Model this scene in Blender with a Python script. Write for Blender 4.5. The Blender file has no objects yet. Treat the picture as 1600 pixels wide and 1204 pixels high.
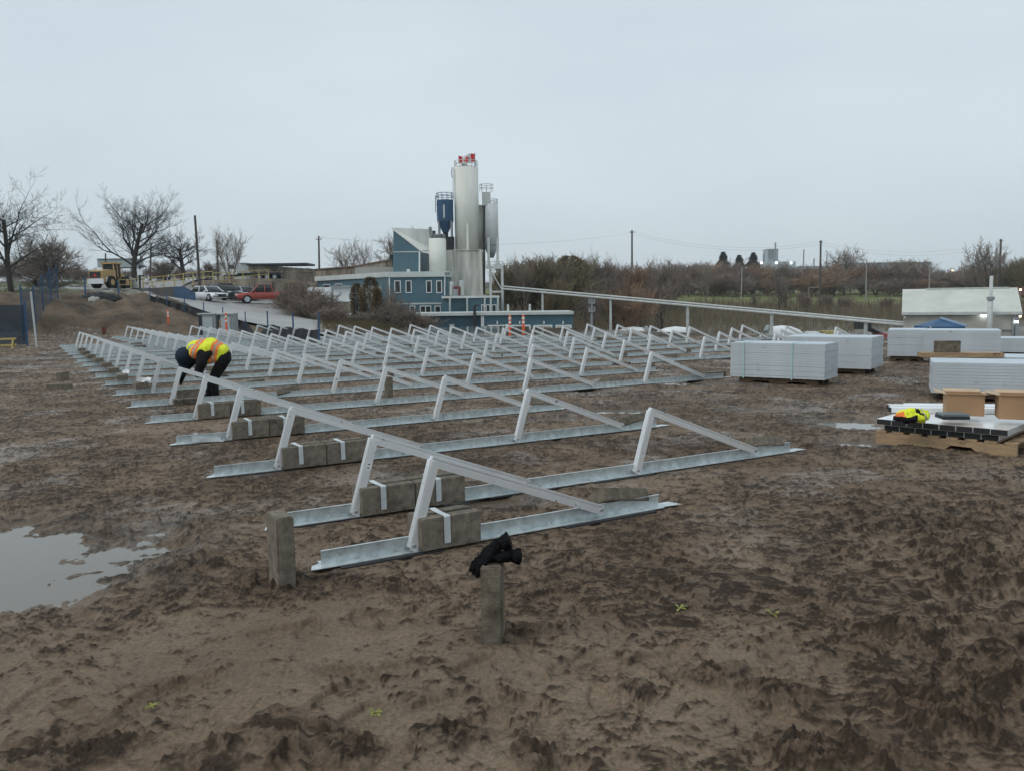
import bpy, bmesh, math, random
import numpy as np
from mathutils import Vector, Matrix, Euler

# ------------------------------------------------------------------ camera, world, sun, exposure
scene = bpy.context.scene
COL = scene.collection
R = math.radians
F, PITCH, ROLL, HC = 1299.27, 0.1002, -0.0122, 1.4498          # pixels (1600 wide), radians, metres
_cp, _sp, _cr, _sr = math.cos(PITCH), math.sin(PITCH), math.cos(ROLL), math.sin(ROLL)
FWD = Vector((0, _cp, -_sp)); UP0 = Vector((0, _sp, _cp)); RT0 = Vector((1, 0, 0))
RT = RT0 * _cr + UP0 * _sr
UP = UP0 * _cr - RT0 * _sr
cam = bpy.data.cameras.new("camera"); cam_o = bpy.data.objects.new("camera", cam); COL.objects.link(cam_o)
cam.sensor_width = 36; cam.sensor_fit = 'HORIZONTAL'; cam.lens = F / 1600 * 36
cam.clip_start = 0.05; cam.clip_end = 6000
_m = Matrix.Identity(4)
for k, v in enumerate((RT, UP, -FWD)):
    _m[0][k], _m[1][k], _m[2][k] = v
_m[0][3], _m[1][3], _m[2][3] = 0, 0, HC
cam_o.matrix_world = _m
scene.camera = cam_o

SUN_EL, SUN_AZ = R(52), R(-120)
world = bpy.data.worlds.new("World"); scene.world = world; world.use_nodes = True
nt = world.node_tree; nt.nodes.clear()
out = nt.nodes.new('ShaderNodeOutputWorld'); bg = nt.nodes.new('ShaderNodeBackground')
sky = nt.nodes.new('ShaderNodeTexSky'); sky.sky_type = 'NISHITA'; sky.sun_disc = False
sky.sun_elevation = SUN_EL; sky.sun_rotation = SUN_AZ; sky.air_density = 1.0; sky.dust_density = 3.0
tc = nt.nodes.new('ShaderNodeTexCoord'); mp = nt.nodes.new('ShaderNodeMapping')
mp.inputs['Scale'].default_value = (1.0, 1.0, 3.2)
cn = nt.nodes.new('ShaderNodeTexNoise'); cn.inputs['Scale'].default_value = 1.6; cn.inputs['Detail'].default_value = 5
cr = nt.nodes.new('ShaderNodeValToRGB')                        # the overcast deck: slightly uneven cloud
cr.color_ramp.elements[0].position = 0.3; cr.color_ramp.elements[0].color = (4.30, 5.04, 5.50, 1)
cr.color_ramp.elements[1].position = 0.72; cr.color_ramp.elements[1].color = (5.25, 5.95, 6.30, 1)
mx = nt.nodes.new('ShaderNodeMix'); mx.data_type = 'RGBA'; mx.inputs['Factor'].default_value = 0.9
bg.inputs['Strength'].default_value = 0.120
nt.links.new(tc.outputs['Generated'], mp.inputs['Vector']); nt.links.new(mp.outputs['Vector'], cn.inputs['Vector'])
nt.links.new(cn.outputs['Fac'], cr.inputs['Fac'])
nt.links.new(sky.outputs['Color'], mx.inputs['A']); nt.links.new(cr.outputs['Color'], mx.inputs['B'])
nt.links.new(mx.outputs['Result'], bg.inputs['Color']); nt.links.new(bg.outputs['Background'], out.inputs['Surface'])
sl = bpy.data.lights.new("sun", 'SUN'); sl.energy = 0.75; sl.angle = R(30); sl.color = (1.0, 0.97, 0.92)
so = bpy.data.objects.new("sun", sl); COL.objects.link(so)
so.rotation_euler = (R(90) - SUN_EL, 0, R(180) - SUN_AZ)
scene.view_settings.view_transform = 'Standard'; scene.view_settings.look = 'None'
scene.view_settings.exposure = 0.20; scene.view_settings.gamma = 1.0
scene.cycles.max_bounces = 6; scene.cycles.diffuse_bounces = 3; scene.cycles.glossy_bounces = 3
scene.cycles.transparent_max_bounces = 12; scene.cycles.volume_bounces = 0; scene.cycles.use_denoising = True

# ------------------------------------------------------------------ helpers
rnd = random.Random(7)
def ray(px, py):
    return RT * (px - 800) + UP * (602 - py) + FWD * F
def at(px, py, Y):
    d = ray(px, py); s = Y / d.y
    return Vector((d.x * s, Y, HC + d.z * s))
def gz(px, py, z=0.0):
    d = ray(px, py); s = (z - HC) / d.z
    return Vector((d.x * s, d.y * s, z))
TH = 0.5386; CT, ST = math.cos(TH), math.sin(TH)
OX, OY = -0.6143, 4.7627
def ad(a, d, z=0.0):                                           # array coordinates: along a rail, across the rails
    return Vector((OX + CT * a - ST * d, OY + ST * a + CT * d, z))

def tag(o, label=None, cat=None, group=None, kind=None):
    if label: o['label'] = label
    if cat: o['category'] = cat
    if group: o['group'] = group
    if kind: o['kind'] = kind
    return o
def empty(name, loc, rz=0.0):
    o = bpy.data.objects.new(name, None); COL.objects.link(o)
    o.location = loc; o.rotation_euler = (0, 0, rz); o.empty_display_size = 0.1
    return o
def link(name, me, parent=None, loc=None, rot=None):
    o = bpy.data.objects.new(name, me); COL.objects.link(o)
    if parent: o.parent = parent
    if loc is not None: o.location = loc
    if rot is not None: o.rotation_euler = rot
    return o

class MB:
    def __init__(s): s.v = []; s.f = []; s.m = []
    def add(s, vs, fs, mi=0):
        n = len(s.v); s.v += [tuple(v) for v in vs]
        for f in fs: s.f.append(tuple(n + i for i in f)); s.m.append(mi)
    def box(s, x0, x1, y0, y1, z0, z1, mi=0, M=None):
        vs = [Vector((x, y, z)) for z in (z0, z1) for y in (y0, y1) for x in (x0, x1)]
        if M is not None: vs = [M @ v for v in vs]
        s.add(vs, [(0, 2, 3, 1), (4, 5, 7, 6), (0, 1, 5, 4), (2, 6, 7, 3), (0, 4, 6, 2), (1, 3, 7, 5)], mi)
    def prism(s, pts, vec, mi=0, cap=True):
        n = len(pts); a = [Vector(p) for p in pts]; b = [p + Vector(vec) for p in a]
        fs = [(i, (i + 1) % n, n + (i + 1) % n, n + i) for i in range(n)]
        if cap: fs += [tuple(range(n - 1, -1, -1)), tuple(range(n, 2 * n))]
        s.add(a + b, fs, mi)
    def tube(s, pts, rad, n=6, mi=0, cap=True):
        pts = [Vector(p) for p in pts]
        if not hasattr(rad, '__len__'): rad = [rad] * len(pts)
        d0 = (pts[1] - pts[0]).normalized()
        x = d0.orthogonal().normalized(); vs = []
        for k, p in enumerate(pts):
            d = (pts[min(k + 1, len(pts) - 1)] - pts[max(k - 1, 0)]).normalized()
            x = (x - d * x.dot(d)).normalized(); y = d.cross(x)
            for i in range(n):
                t = 2 * math.pi * i / n; vs.append(p + (x * math.cos(t) + y * math.sin(t)) * rad[k])
        fs = []
        for k in range(len(pts) - 1):
            for i in range(n):
                fs.append((k * n + i, k * n + (i + 1) % n, (k + 1) * n + (i + 1) % n, (k + 1) * n + i))
        if cap:
            fs.append(tuple(range(n - 1, -1, -1))); e = (len(pts) - 1) * n; fs.append(tuple(range(e, e + n)))
        s.add(vs, fs, mi)
    def bar(s, p0, p1, w, h=None, mi=0):                       # rectangular bar
        p0, p1 = Vector(p0), Vector(p1); d = (p1 - p0).normalized(); h = h or w
        up = Vector((0, 0, 1)) if abs(d.z) < 0.95 else Vector((0, 1, 0))
        x = d.cross(up).normalized() * w / 2; y = x.cross(d).normalized() * h / 2
        s.prism([p0 + x + y, p0 - x + y, p0 - x - y, p0 + x - y], p1 - p0, mi)
    def quad(s, pts, mi=0): s.add(pts, [tuple(range(len(pts)))], mi)
    def build(s, name, mats, parent=None, smooth=False, loc=None, off=None):
        me = bpy.data.meshes.new(name)
        v = s.v
        if off is not None: v = [(p[0] - off[0], p[1] - off[1], p[2] - off[2]) for p in v]
        elif parent is not None and parent.rotation_euler.z == 0 and loc is None:
            q = parent.location; r = parent
            if r.parent: q = q + r.parent.location
            v = [(p[0] - q[0], p[1] - q[1], p[2] - q[2]) for p in v]
        me.from_pydata(v, [], s.f)
        for m in (mats if isinstance(mats, (list, tuple)) else [mats]): me.materials.append(m)
        me.polygons.foreach_set('material_index', s.m)
        if smooth: me.polygons.foreach_set('use_smooth', [True] * len(s.f))
        bm = bmesh.new(); bm.from_mesh(me); bmesh.ops.recalc_face_normals(bm, faces=bm.faces); bm.to_mesh(me); bm.free()
        me.update()
        return link(name, me, parent, loc)

def mat(name, col, rough=0.6, metal=0.0, var=0.18, scale=3.0, bump=0.0, bscale=30.0, col2=None, spec=0.5, stretch=None, emit=None):
    m = bpy.data.materials.new(name); m.use_nodes = True; t = m.node_tree; b = t.nodes['Principled BSDF']
    b.inputs['Roughness'].default_value = rough; b.inputs['Metallic'].default_value = metal
    b.inputs['Specular IOR Level'].default_value = spec
    c = t.nodes.new('ShaderNodeTexCoord'); mpn = t.nodes.new('ShaderNodeMapping')
    if stretch: mpn.inputs['Scale'].default_value = stretch
    n = t.nodes.new('ShaderNodeTexNoise'); n.inputs['Scale'].default_value = scale; n.inputs['Detail'].default_value = 6
    n.inputs['Roughness'].default_value = 0.62
    r = t.nodes.new('ShaderNodeValToRGB')
    lo = [x * (1 - var) for x in col]; hi = [min(1, x * (1 + var)) for x in (col2 or col)]
    r.color_ramp.elements[0].position = 0.33; r.color_ramp.elements[1].position = 0.67
    r.color_ramp.elements[0].color = (*lo, 1); r.color_ramp.elements[1].color = (*hi, 1)
    t.links.new(c.outputs['Object'], mpn.inputs['Vector']); t.links.new(mpn.outputs['Vector'], n.inputs['Vector'])
    t.links.new(n.outputs['Fac'], r.inputs['Fac']); t.links.new(r.outputs['Color'], b.inputs['Base Color'])
    if bump:
        n2 = t.nodes.new('ShaderNodeTexNoise'); n2.inputs['Scale'].default_value = bscale; n2.inputs['Detail'].default_value = 4
        bp = t.nodes.new('ShaderNodeBump'); bp.inputs['Strength'].default_value = bump; bp.inputs['Distance'].default_value = 0.01
        t.links.new(mpn.outputs['Vector'], n2.inputs['Vector']); t.links.new(n2.outputs['Fac'], bp.inputs['Height'])
        t.links.new(bp.outputs['Normal'], b.inputs['Normal'])
    if emit:
        b.inputs['Emission Color'].default_value = (*emit[:3], 1); b.inputs['Emission Strength'].default_value = emit[3]
    return m
def siding(name, col, period, depth=0.6, axis='X', rough=0.45, var=0.12):    # vertical ribbed metal cladding
    m = mat(name, col, rough, 0.0, var, 0.5)
    t = m.node_tree; b = t.nodes['Principled BSDF']; mpn = next(n for n in t.nodes if n.type == 'MAPPING')
    w = t.nodes.new('ShaderNodeTexWave'); w.wave_type = 'BANDS'; w.bands_direction = axis; w.wave_profile = 'SAW'
    w.inputs['Scale'].default_value = 0.314 / period
    bp = t.nodes.new('ShaderNodeBump'); bp.inputs['Strength'].default_value = depth; bp.inputs['Distance'].default_value = 0.03
    t.links.new(mpn.outputs['Vector'], w.inputs['Vector']); t.links.new(w.outputs['Fac'], bp.inputs['Height'])
    t.links.new(bp.outputs['Normal'], b.inputs['Normal'])
    return m

def splash(m, col=(.075, .052, .034), scale=11, lo=.60, hi=.66):           # dried mud splashes on a material
    t = m.node_tree; b = t.nodes['Principled BSDF']; l = b.inputs['Base Color'].links[0]; src = l.from_socket
    g = t.nodes.new('ShaderNodeNewGeometry'); n = t.nodes.new('ShaderNodeTexNoise'); n.inputs['Scale'].default_value = scale; n.inputs['Detail'].default_value = 7; n.inputs['Roughness'].default_value = .7
    r = t.nodes.new('ShaderNodeMapRange'); r.inputs['From Min'].default_value = lo; r.inputs['From Max'].default_value = hi
    x = t.nodes.new('ShaderNodeMix'); x.data_type = 'RGBA'; x.inputs['B'].default_value = (*col, 1)
    t.links.new(g.outputs['Position'], n.inputs['Vector']); t.links.new(n.outputs['Fac'], r.inputs['Value']); t.links.new(r.outputs['Result'], x.inputs['Factor']); t.links.new(src, x.inputs['A']); t.links.new(x.outputs['Result'], b.inputs['Base Color'])
    inv = t.nodes.new('ShaderNodeMath'); inv.operation = 'MULTIPLY_ADD'; inv.inputs[1].default_value = -b.inputs['Metallic'].default_value; inv.inputs[2].default_value = b.inputs['Metallic'].default_value
    t.links.new(r.outputs['Result'], inv.inputs[0]); t.links.new(inv.outputs[0], b.inputs['Metallic'])
M = {}
M['galv'] = mat('galvanised_steel', (0.60, 0.65, 0.655), 0.38, 0.6, 0.22, 14, 0.05, 60)
M['alu'] = mat('aluminium', (0.94, 0.95, 0.96), 0.28, 0.45, 0.05, 5, 0.03, 80)
M['alu_dull'] = mat('dull_aluminium', (0.53, 0.57, 0.595), 0.5, 0.15, 0.10, 2, stretch=(1, 1, 6))
M['panel_top'] = mat('panel_back_sheet', (0.50, 0.57, 0.63), 0.35, 0.0, 0.08, 3)
M['bolt'] = mat('bolt_steel', (0.42, 0.42, 0.42), 0.35, 0.8, 0.1)
M['rubber'] = mat('black_rubber', (0.02, 0.02, 0.022), 0.7, 0, 0.2, 8)
M['block'] = mat('concrete_block_grey', (0.205, 0.176, 0.138), 0.85, 0, 0.36, 17, 0.8, 150, spec=0.3)
M['block_wet'] = mat('wet_concrete', (0.172, 0.146, 0.112), 0.75, 0, 0.38, 15, 0.8, 150, spec=0.35)
M['strap'] = mat('galvanised_strap', (0.62, 0.66, 0.68), 0.38, 0.3, 0.08, 20)
M['wood'] = mat('pallet_wood', (0.37, 0.25, 0.145), 0.75, 0, 0.28, 4, 0.2, 40, stretch=(1, 6, 6))
M['wood_dark'] = mat('weathered_wood', (0.16, 0.11, 0.07), 0.8, 0, 0.3, 4, stretch=(1, 6, 6))
M['card'] = mat('cardboard', (0.40, 0.24, 0.13), 0.8, 0, 0.12, 3)
M['card_in'] = mat('cardboard_pale', (0.50, 0.36, 0.24), 0.8, 0, 0.1, 3)
M['hiviz'] = mat('hi_vis_yellow', (0.78, 0.84, 0.03), 0.7, 0, 0.12, 12)
M['hivis_orange'] = mat('hi_vis_orange', (0.90, 0.22, 0.04), 0.7, 0, 0.1, 12)
M['reflect'] = mat('reflective_tape', (0.36, 0.34, 0.29), 0.4, 0.1, 0.15, 20)
M['black_cloth'] = mat('black_cloth', (0.012, 0.012, 0.014), 0.9, 0, 0.4, 14, 0.4, 90, spec=0.2)
M['navy'] = mat('navy_knit', (0.018, 0.028, 0.048), 0.85, 0, 0.3, 18, 0.3, 160, spec=0.25)
M['skin'] = mat('skin', (0.45, 0.27, 0.2), 0.5, 0, 0.08, 10)
M['glove'] = mat('black_knit', (0.010, 0.010, 0.012), 0.95, 0, 0.5, 60, 0.9, 420, spec=0.15)
M['blue_wall'] = siding('blue_cladding', (0.075, 0.155, 0.195), 0.3)
M['blue_band'] = mat('blue_fascia', (0.062, 0.135, 0.172), 0.5, 0, 0.1, 0.4)
M['blue_dark'] = siding('dark_blue_cladding', (0.045, 0.10, 0.14), 0.35, 0.9)
M['fascia'] = mat('white_fascia', (0.55, 0.58, 0.56), 0.55, 0, 0.12, 0.6)
M['white_roof'] = siding('pale_metal_roof', (0.56, 0.575, 0.52), 0.6, 0.3)
M['hall_roof'] = siding('cream_metal_roof', (0.80, 0.80, 0.72), 0.6, 0.25)
M['white_paint'] = mat('white_paint', (0.75, 0.77, 0.77), 0.4, 0, 0.06, 1)
M['silo_white'] = mat('silo_white', (0.72, 0.71, 0.63), 0.6, 0, 0.06, 0.6, stretch=(1, 1, 0.2), col2=(0.76, 0.77, 0.72), spec=0.12)
M['silo_conc'] = mat('stained_concrete', (0.34, 0.33, 0.29), 0.85, 0, 0.30, 0.9, stretch=(1, 1, 0.14), col2=(0.50, 0.49, 0.44))
M['conc_wall'] = mat('retaining_concrete', (0.115, 0.09, 0.066), 0.9, 0, 0.45, 0.7, stretch=(1, 1, 0.2), col2=(0.23, 0.195, 0.155))
M['conc_pale'] = mat('pale_concrete', (0.38, 0.37, 0.34), 0.9, 0, 0.12, 0.4)
M['silo_blue'] = mat('silo_blue', (0.022, 0.075, 0.16), 0.45, 0, 0.12, 0.6)
M['steel_grey'] = mat('grey_steel', (0.30, 0.32, 0.33), 0.5, 0.2, 0.12, 2)
M['steel_white'] = mat('pale_steel', (0.52, 0.54, 0.52), 0.5, 0.1, 0.12, 2)
M['rust'] = mat('rust', (0.16, 0.05, 0.035), 0.9, 0, 0.3, 4)
M['glass'] = mat('dark_window_glass', (0.03, 0.035, 0.035), 0.1, 0, 0.3, 1.5)
M['dark'] = mat('dark_metal', (0.025, 0.028, 0.03), 0.6, 0, 0.3, 3)
M['door_cream'] = mat('cream_door', (0.52, 0.49, 0.42), 0.6, 0, 0.08, 0.8)
M['yellow'] = mat('yellow_paint', (0.42, 0.34, 0.12), 0.5, 0, 0.2, 2)
M['loader'] = mat('loader_yellow', (0.46, 0.30, 0.13), 0.5, 0, 0.2, 2)
M['orange'] = mat('orange_plastic', (0.85, 0.13, 0.035), 0.5, 0, 0.1, 5)
M['white_band'] = mat('white_band', (0.8, 0.75, 0.7), 0.4, 0, 0.05)
M['pole_wood'] = mat('pole_wood', (0.075, 0.062, 0.055), 0.85, 0, 0.2, 1)
M['pole_pale'] = mat('pole_pale', (0.33, 0.32, 0.31), 0.7, 0, 0.12, 1)
M['tarp_blue'] = mat('blue_tarp', (0.03, 0.09, 0.20), 0.5, 0, 0.15, 2)
M['tarp_lite'] = mat('blue_tarp_edge', (0.30, 0.42, 0.55), 0.5, 0, 0.1, 2)
M['silt'] = mat('black_silt_fabric', (0.022, 0.025, 0.028), 0.8, 0, 0.4, 1.2)
M['post_blue'] = mat('blue_post', (0.03, 0.085, 0.19), 0.6, 0, 0.15, 4)
M['car_white'] = mat('white_car_paint', (0.78, 0.80, 0.82), 0.2, 0, 0.03)
M['car_dark'] = mat('dark_car_paint', (0.03, 0.035, 0.042), 0.2, 0.2, 0.1)
M['car_silver'] = mat('silver_car_paint', (0.48, 0.51, 0.54), 0.25, 0.4, 0.05)
M['car_red'] = mat('red_car_paint', (0.34, 0.062, 0.045), 0.25, 0.0, 0.08)
M['tyre'] = mat('tyre_rubber', (0.015, 0.015, 0.016), 0.8, 0, 0.2)
M['lamp_clear'] = mat('clear_lamp', (0.75, 0.77, 0.78), 0.15, 0, 0.05)
M['lamp_red'] = mat('red_lamp', (0.5, 0.02, 0.02), 0.2, 0, 0.05)
M['lit'] = mat('lit_lamp', (0.9, 0.95, 1.0), 0.4, 0, 0, emit=(0.85, 0.95, 1.0, 6.0))
M['lit_warm'] = mat('lit_warm_lamp', (1.0, 0.9, 0.6), 0.4, 0, 0, emit=(1.0, 0.80, 0.45, 6.0))
M['flag_red'] = mat('flag_red', (0.62, 0.035, 0.04), 0.75, 0, 0.08, 2)
M['flag_white'] = mat('flag_white', (0.72, 0.74, 0.76), 0.75, 0, 0.05, 2)
M['bark'] = mat('dark_bark', (0.040, 0.033, 0.029), 0.9, 0, 0.3, 3)
M['twig'] = mat('grey_brown_twigs', (0.21, 0.17, 0.14), 0.9, 0, 0.3, 0.5)
M['twig_purple'] = mat('purple_brown_twigs', (0.235, 0.178, 0.150), 0.9, 0, 0.3, 0.3)
M['twig_orange'] = mat('orange_brown_twigs', (0.29, 0.19, 0.125), 0.9, 0, 0.3, 0.3)
M['twig_olive'] = mat('olive_twigs', (0.19, 0.152, 0.082), 0.9, 0, 0.35, 0.4)
M['conifer'] = mat('conifer_needles', (0.032, 0.052, 0.040), 0.9, 0, 0.35, 0.6)
M['cedar'] = mat('winter_cedar', (0.115, 0.088, 0.042), 0.9, 0, 0.4, 0.8, col2=(0.15, 0.105, 0.05))
M['weed'] = mat('yellow_green_leaf', (0.25, 0.26, 0.05), 0.6, 0, 0.25, 20)
M['factory'] = mat('factory_wall', (0.42, 0.47, 0.49), 0.7, 0, 0.12, 0.05)
M['hardwall'] = siding('grey_board_wall', (0.42, 0.40, 0.35), 1.9, 0.25, var=0.2)
M['brick_far'] = mat('far_brick', (0.22, 0.10, 0.075), 0.9, 0, 0.15, 1)

splash(M['galv'], (.11, .085, .062), 16, .58, .78); splash(M['alu'], scale=14, lo=.64, hi=.69); splash(M['block'], scale=6, lo=.58, hi=.74); splash(M['block_wet'], (.05, .037, .026), 5, .5, .7); splash(M['wood'], scale=5, lo=.56, hi=.7)
splash(M['alu_dull'], (.30, .30, .29), 3.5, .62, .72); splash(M['silo_white'], (.55, .52, .45), .4, .60, .80); splash(M['blue_wall'], (.10, .14, .155), .5, .52, .72)
# ------------------------------------------------------------------ terrain
def perlin(x, y, seed=0):
    xi = np.floor(x).astype(np.int64); yi = np.floor(y).astype(np.int64); xf = x - xi; yf = y - yi
    u = xf * xf * xf * (xf * (xf * 6 - 15) + 10); v = yf * yf * yf * (yf * (yf * 6 - 15) + 10)
    def g(ix, iy, fx, fy):
        h = (ix * 374761393 + iy * 668265263 + seed * 974634777) & 0xffffffff
        h = ((h ^ (h >> 13)) * 1274126177) & 0xffffffff
        h = (h ^ (h >> 16)) & 0xffff
        a = h * (2 * math.pi / 65536.0)
        return np.cos(a) * fx + np.sin(a) * fy
    n0 = g(xi, yi, xf, yf) * (1 - u) + g(xi + 1, yi, xf - 1, yf) * u
    n1 = g(xi, yi + 1, xf, yf - 1) * (1 - u) + g(xi + 1, yi + 1, xf - 1, yf - 1) * u
    return (n0 * (1 - v) + n1 * v) * 1.42
def sst(a, b, x):
    t = np.clip((x - a) / (b - a), 0, 1); return t * t * (3 - 2 * t)

_cpts = [(-300, 470, 60), (-60, 480, 45), (0, 462, 70), (100, 462, 65), (200, 459, 75), (240, 470, 62), (160, 482, 52), (60, 500, 45),
         (120, 503, 46), (250, 500, 50), (310, 512, 47), (100, 456, 85), (150, 453, 95), (0, 450, 100), (-300, 450, 100), (220, 448, 100),
         (330, 441, 112), (300, 470, 82), (400, 474, 88), (330, 472, 95.5), (380, 474, 95.5), (440, 476, 95.5), (330, 444, 101), (380, 446, 101), (440, 447, 101), (500, 447, 104),  (300, 466, 92), (470, 478, 88), (380, 490, 70), (330, 478, 76), (450, 508, 62), (520, 522, 58),
         (480, 495, 78), (560, 508, 66), (620, 520, 64), (700, 560, 70), (560, 500, 82), (900, 562, 75), (800, 562, 90), (700, 600, 50), (850, 600, 48), (1000, 600, 44), (1150, 580, 46), (1300, 570, 48), (600, 560, 54), (650, 540, 95), (1000, 550, 90),
         (1000, 545, 75), (1200, 545, 108), (1300, 540, 110), (1450, 536, 78), (1600, 536, 80), (1900, 530, 80), (820, 500, 135), (1000, 490, 150),
         (1000, 477, 172), (1200, 480, 160), (1200, 475, 190), (1400, 476, 190), (1600, 472, 200), (1000, 464, 250), (1200, 463.5, 255), (1400, 463, 260), (1200, 459, 290), (1400, 458, 300),
         (1600, 460, 260), (2000, 458, 260), (700, 470, 130), (500, 450, 140), (300, 438, 160), (100, 445, 160), (0, 446, 200), (-400, 445, 200),
         (-500, 440, 400), (400, 450, 400), (1000, 455, 500), (1450, 428, 760), (1600, 432, 760), (1250, 444, 600), (2000, 440, 760), (700, 450, 500),
         (0, 440, 700), (800, 442, 1000), (0, 440, 1000), (1600, 430, 1000)]
_C = np.array([tuple(at(*c)) for c in _cpts])
_C = np.vstack([_C, [[a.x, a.y, 0] for a in (ad(aa, dd) for aa, dd in ((-40, 10), (-40, 38), (-12, 41), (0, 41), (26, 4), (34, -10), (-40, -40), (40, -40)))]])
_S = 30.0
def _phi(d): return np.sqrt(d * d + 9.0)
_q = _C[:, :2]; _n = len(_q)
_A = np.zeros((_n + 1, _n + 1)); _A[:_n, :_n] = _phi(np.linalg.norm(_q[:, None] - _q[None], axis=2)); _A[:_n, _n] = 1; _A[_n, :_n] = 1
_W = np.linalg.solve(_A + np.diag([1e-3] * _n + [0]), np.append(_C[:, 2], 0))
def outside(x, y):                                             # metres outside the levelled site
    dx, dy = x - OX, y - OY
    a = dx * CT + dy * ST; d = -dx * ST + dy * CT
    ex = np.maximum(np.maximum(-45 - a, a - 25), 0); ey = np.maximum(np.maximum(-60 - d, d - 40.5), 0)
    lim = np.where(x < -7.5, 38.5 + .12 * (-7.5 - x), np.maximum(38.5 - .43 * (x + 7.5), 29.0))
    return np.maximum(np.hypot(ex, ey), y - lim)
def base_h(x, y):
    x = np.asarray(x, float); y = np.asarray(y, float); sh = x.shape
    xx, yy = x.ravel(), y.ravel(); o = outside(xx, yy); h = np.zeros_like(xx); k = np.where(o > 0)[0]
    for c in range(0, len(k), 20000):
        kk = k[c:c + 20000]
        d = np.hypot(xx[kk, None] - _q[None, :, 0], yy[kk, None] - _q[None, :, 1])
        h[kk] = _phi(d) @ _W[:_n] + _W[_n]
    w = sst(0.0, 6.0, o)
    return (h * w).reshape(sh)
def T(x, y): return float(base_h(np.array([x]), np.array([y]))[0])
def hit(px, py, lift=0.0, y0=30.0, y1=130.0):
    """where the line of sight through a picture point meets the land beyond the site"""
    Ys = np.linspace(y0, y1, 400); d = ray(px, py); s_ = Ys / d.y
    h = base_h(d.x * s_, Ys); g = HC + d.z * s_ - h; k = np.where(g <= 0)[0]; k = k[0] if len(k) else int(np.argmin(g))
    return Vector((d.x * s_[k], Ys[k], h[k] + lift))
def on(px, Y, lift=0.0, py=470):
    p = at(px, py, Y); return Vector((p.x, p.y, T(p.x, p.y) + lift))

RAILD = [0.0, .9541, 2.8743, 4.807, 6.7154, 8.6022, 10.5269, 12.5049, 14.44, 16.3331, 18.2945, 20.1719, 22.067, 24.104, 25.9803, 27.907, 29.7795, 31.6623, 33.6571, 35.6807, 37.6961]
_J0 = [0] * 17 + [1] * 4; _J1 = [0, 1, 1, 1, 3, 3, 7, 8, 8, 8, 7, 7, 7, 6, 5, 5, 4, 3, 3, 2, 1]
RAILA = [(2.4579 * p_ - .66, 2.4579 * q_ + 2.1) for p_, q_ in zip(_J0, _J1)]
PUD = [(-50, 880, 1.0, 0.95, .05), (60, 925, .34, .22, .022), (85, 868, .34, .16, .016), (965, 640, .55, .30, .045), (885, 652, .40, .2, .04), (1010, 596, .8, .3, .04), (760, 782, .42, .2, .016),
       (1090, 598, .7, .35, .035), (1065, 622, .5, .25, .03), (1330, 660, .5, .5, .035), (1165, 560, .9, .4, .03), (1375, 690, .5, .3, .03), (700, 745, .4, .2, .02),
       (930, 610, .6, .3, .03), (830, 590, .7, .4, .03), (100, 572, 1.2, .5, .03), (40, 560, 1.2, .5, .02), (1200, 640, .5, .3, .02)]
PUD = [(gz(a, b), c, d, e) for a, b, c, d, e in PUD]
WATER_Z = -0.034
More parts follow.
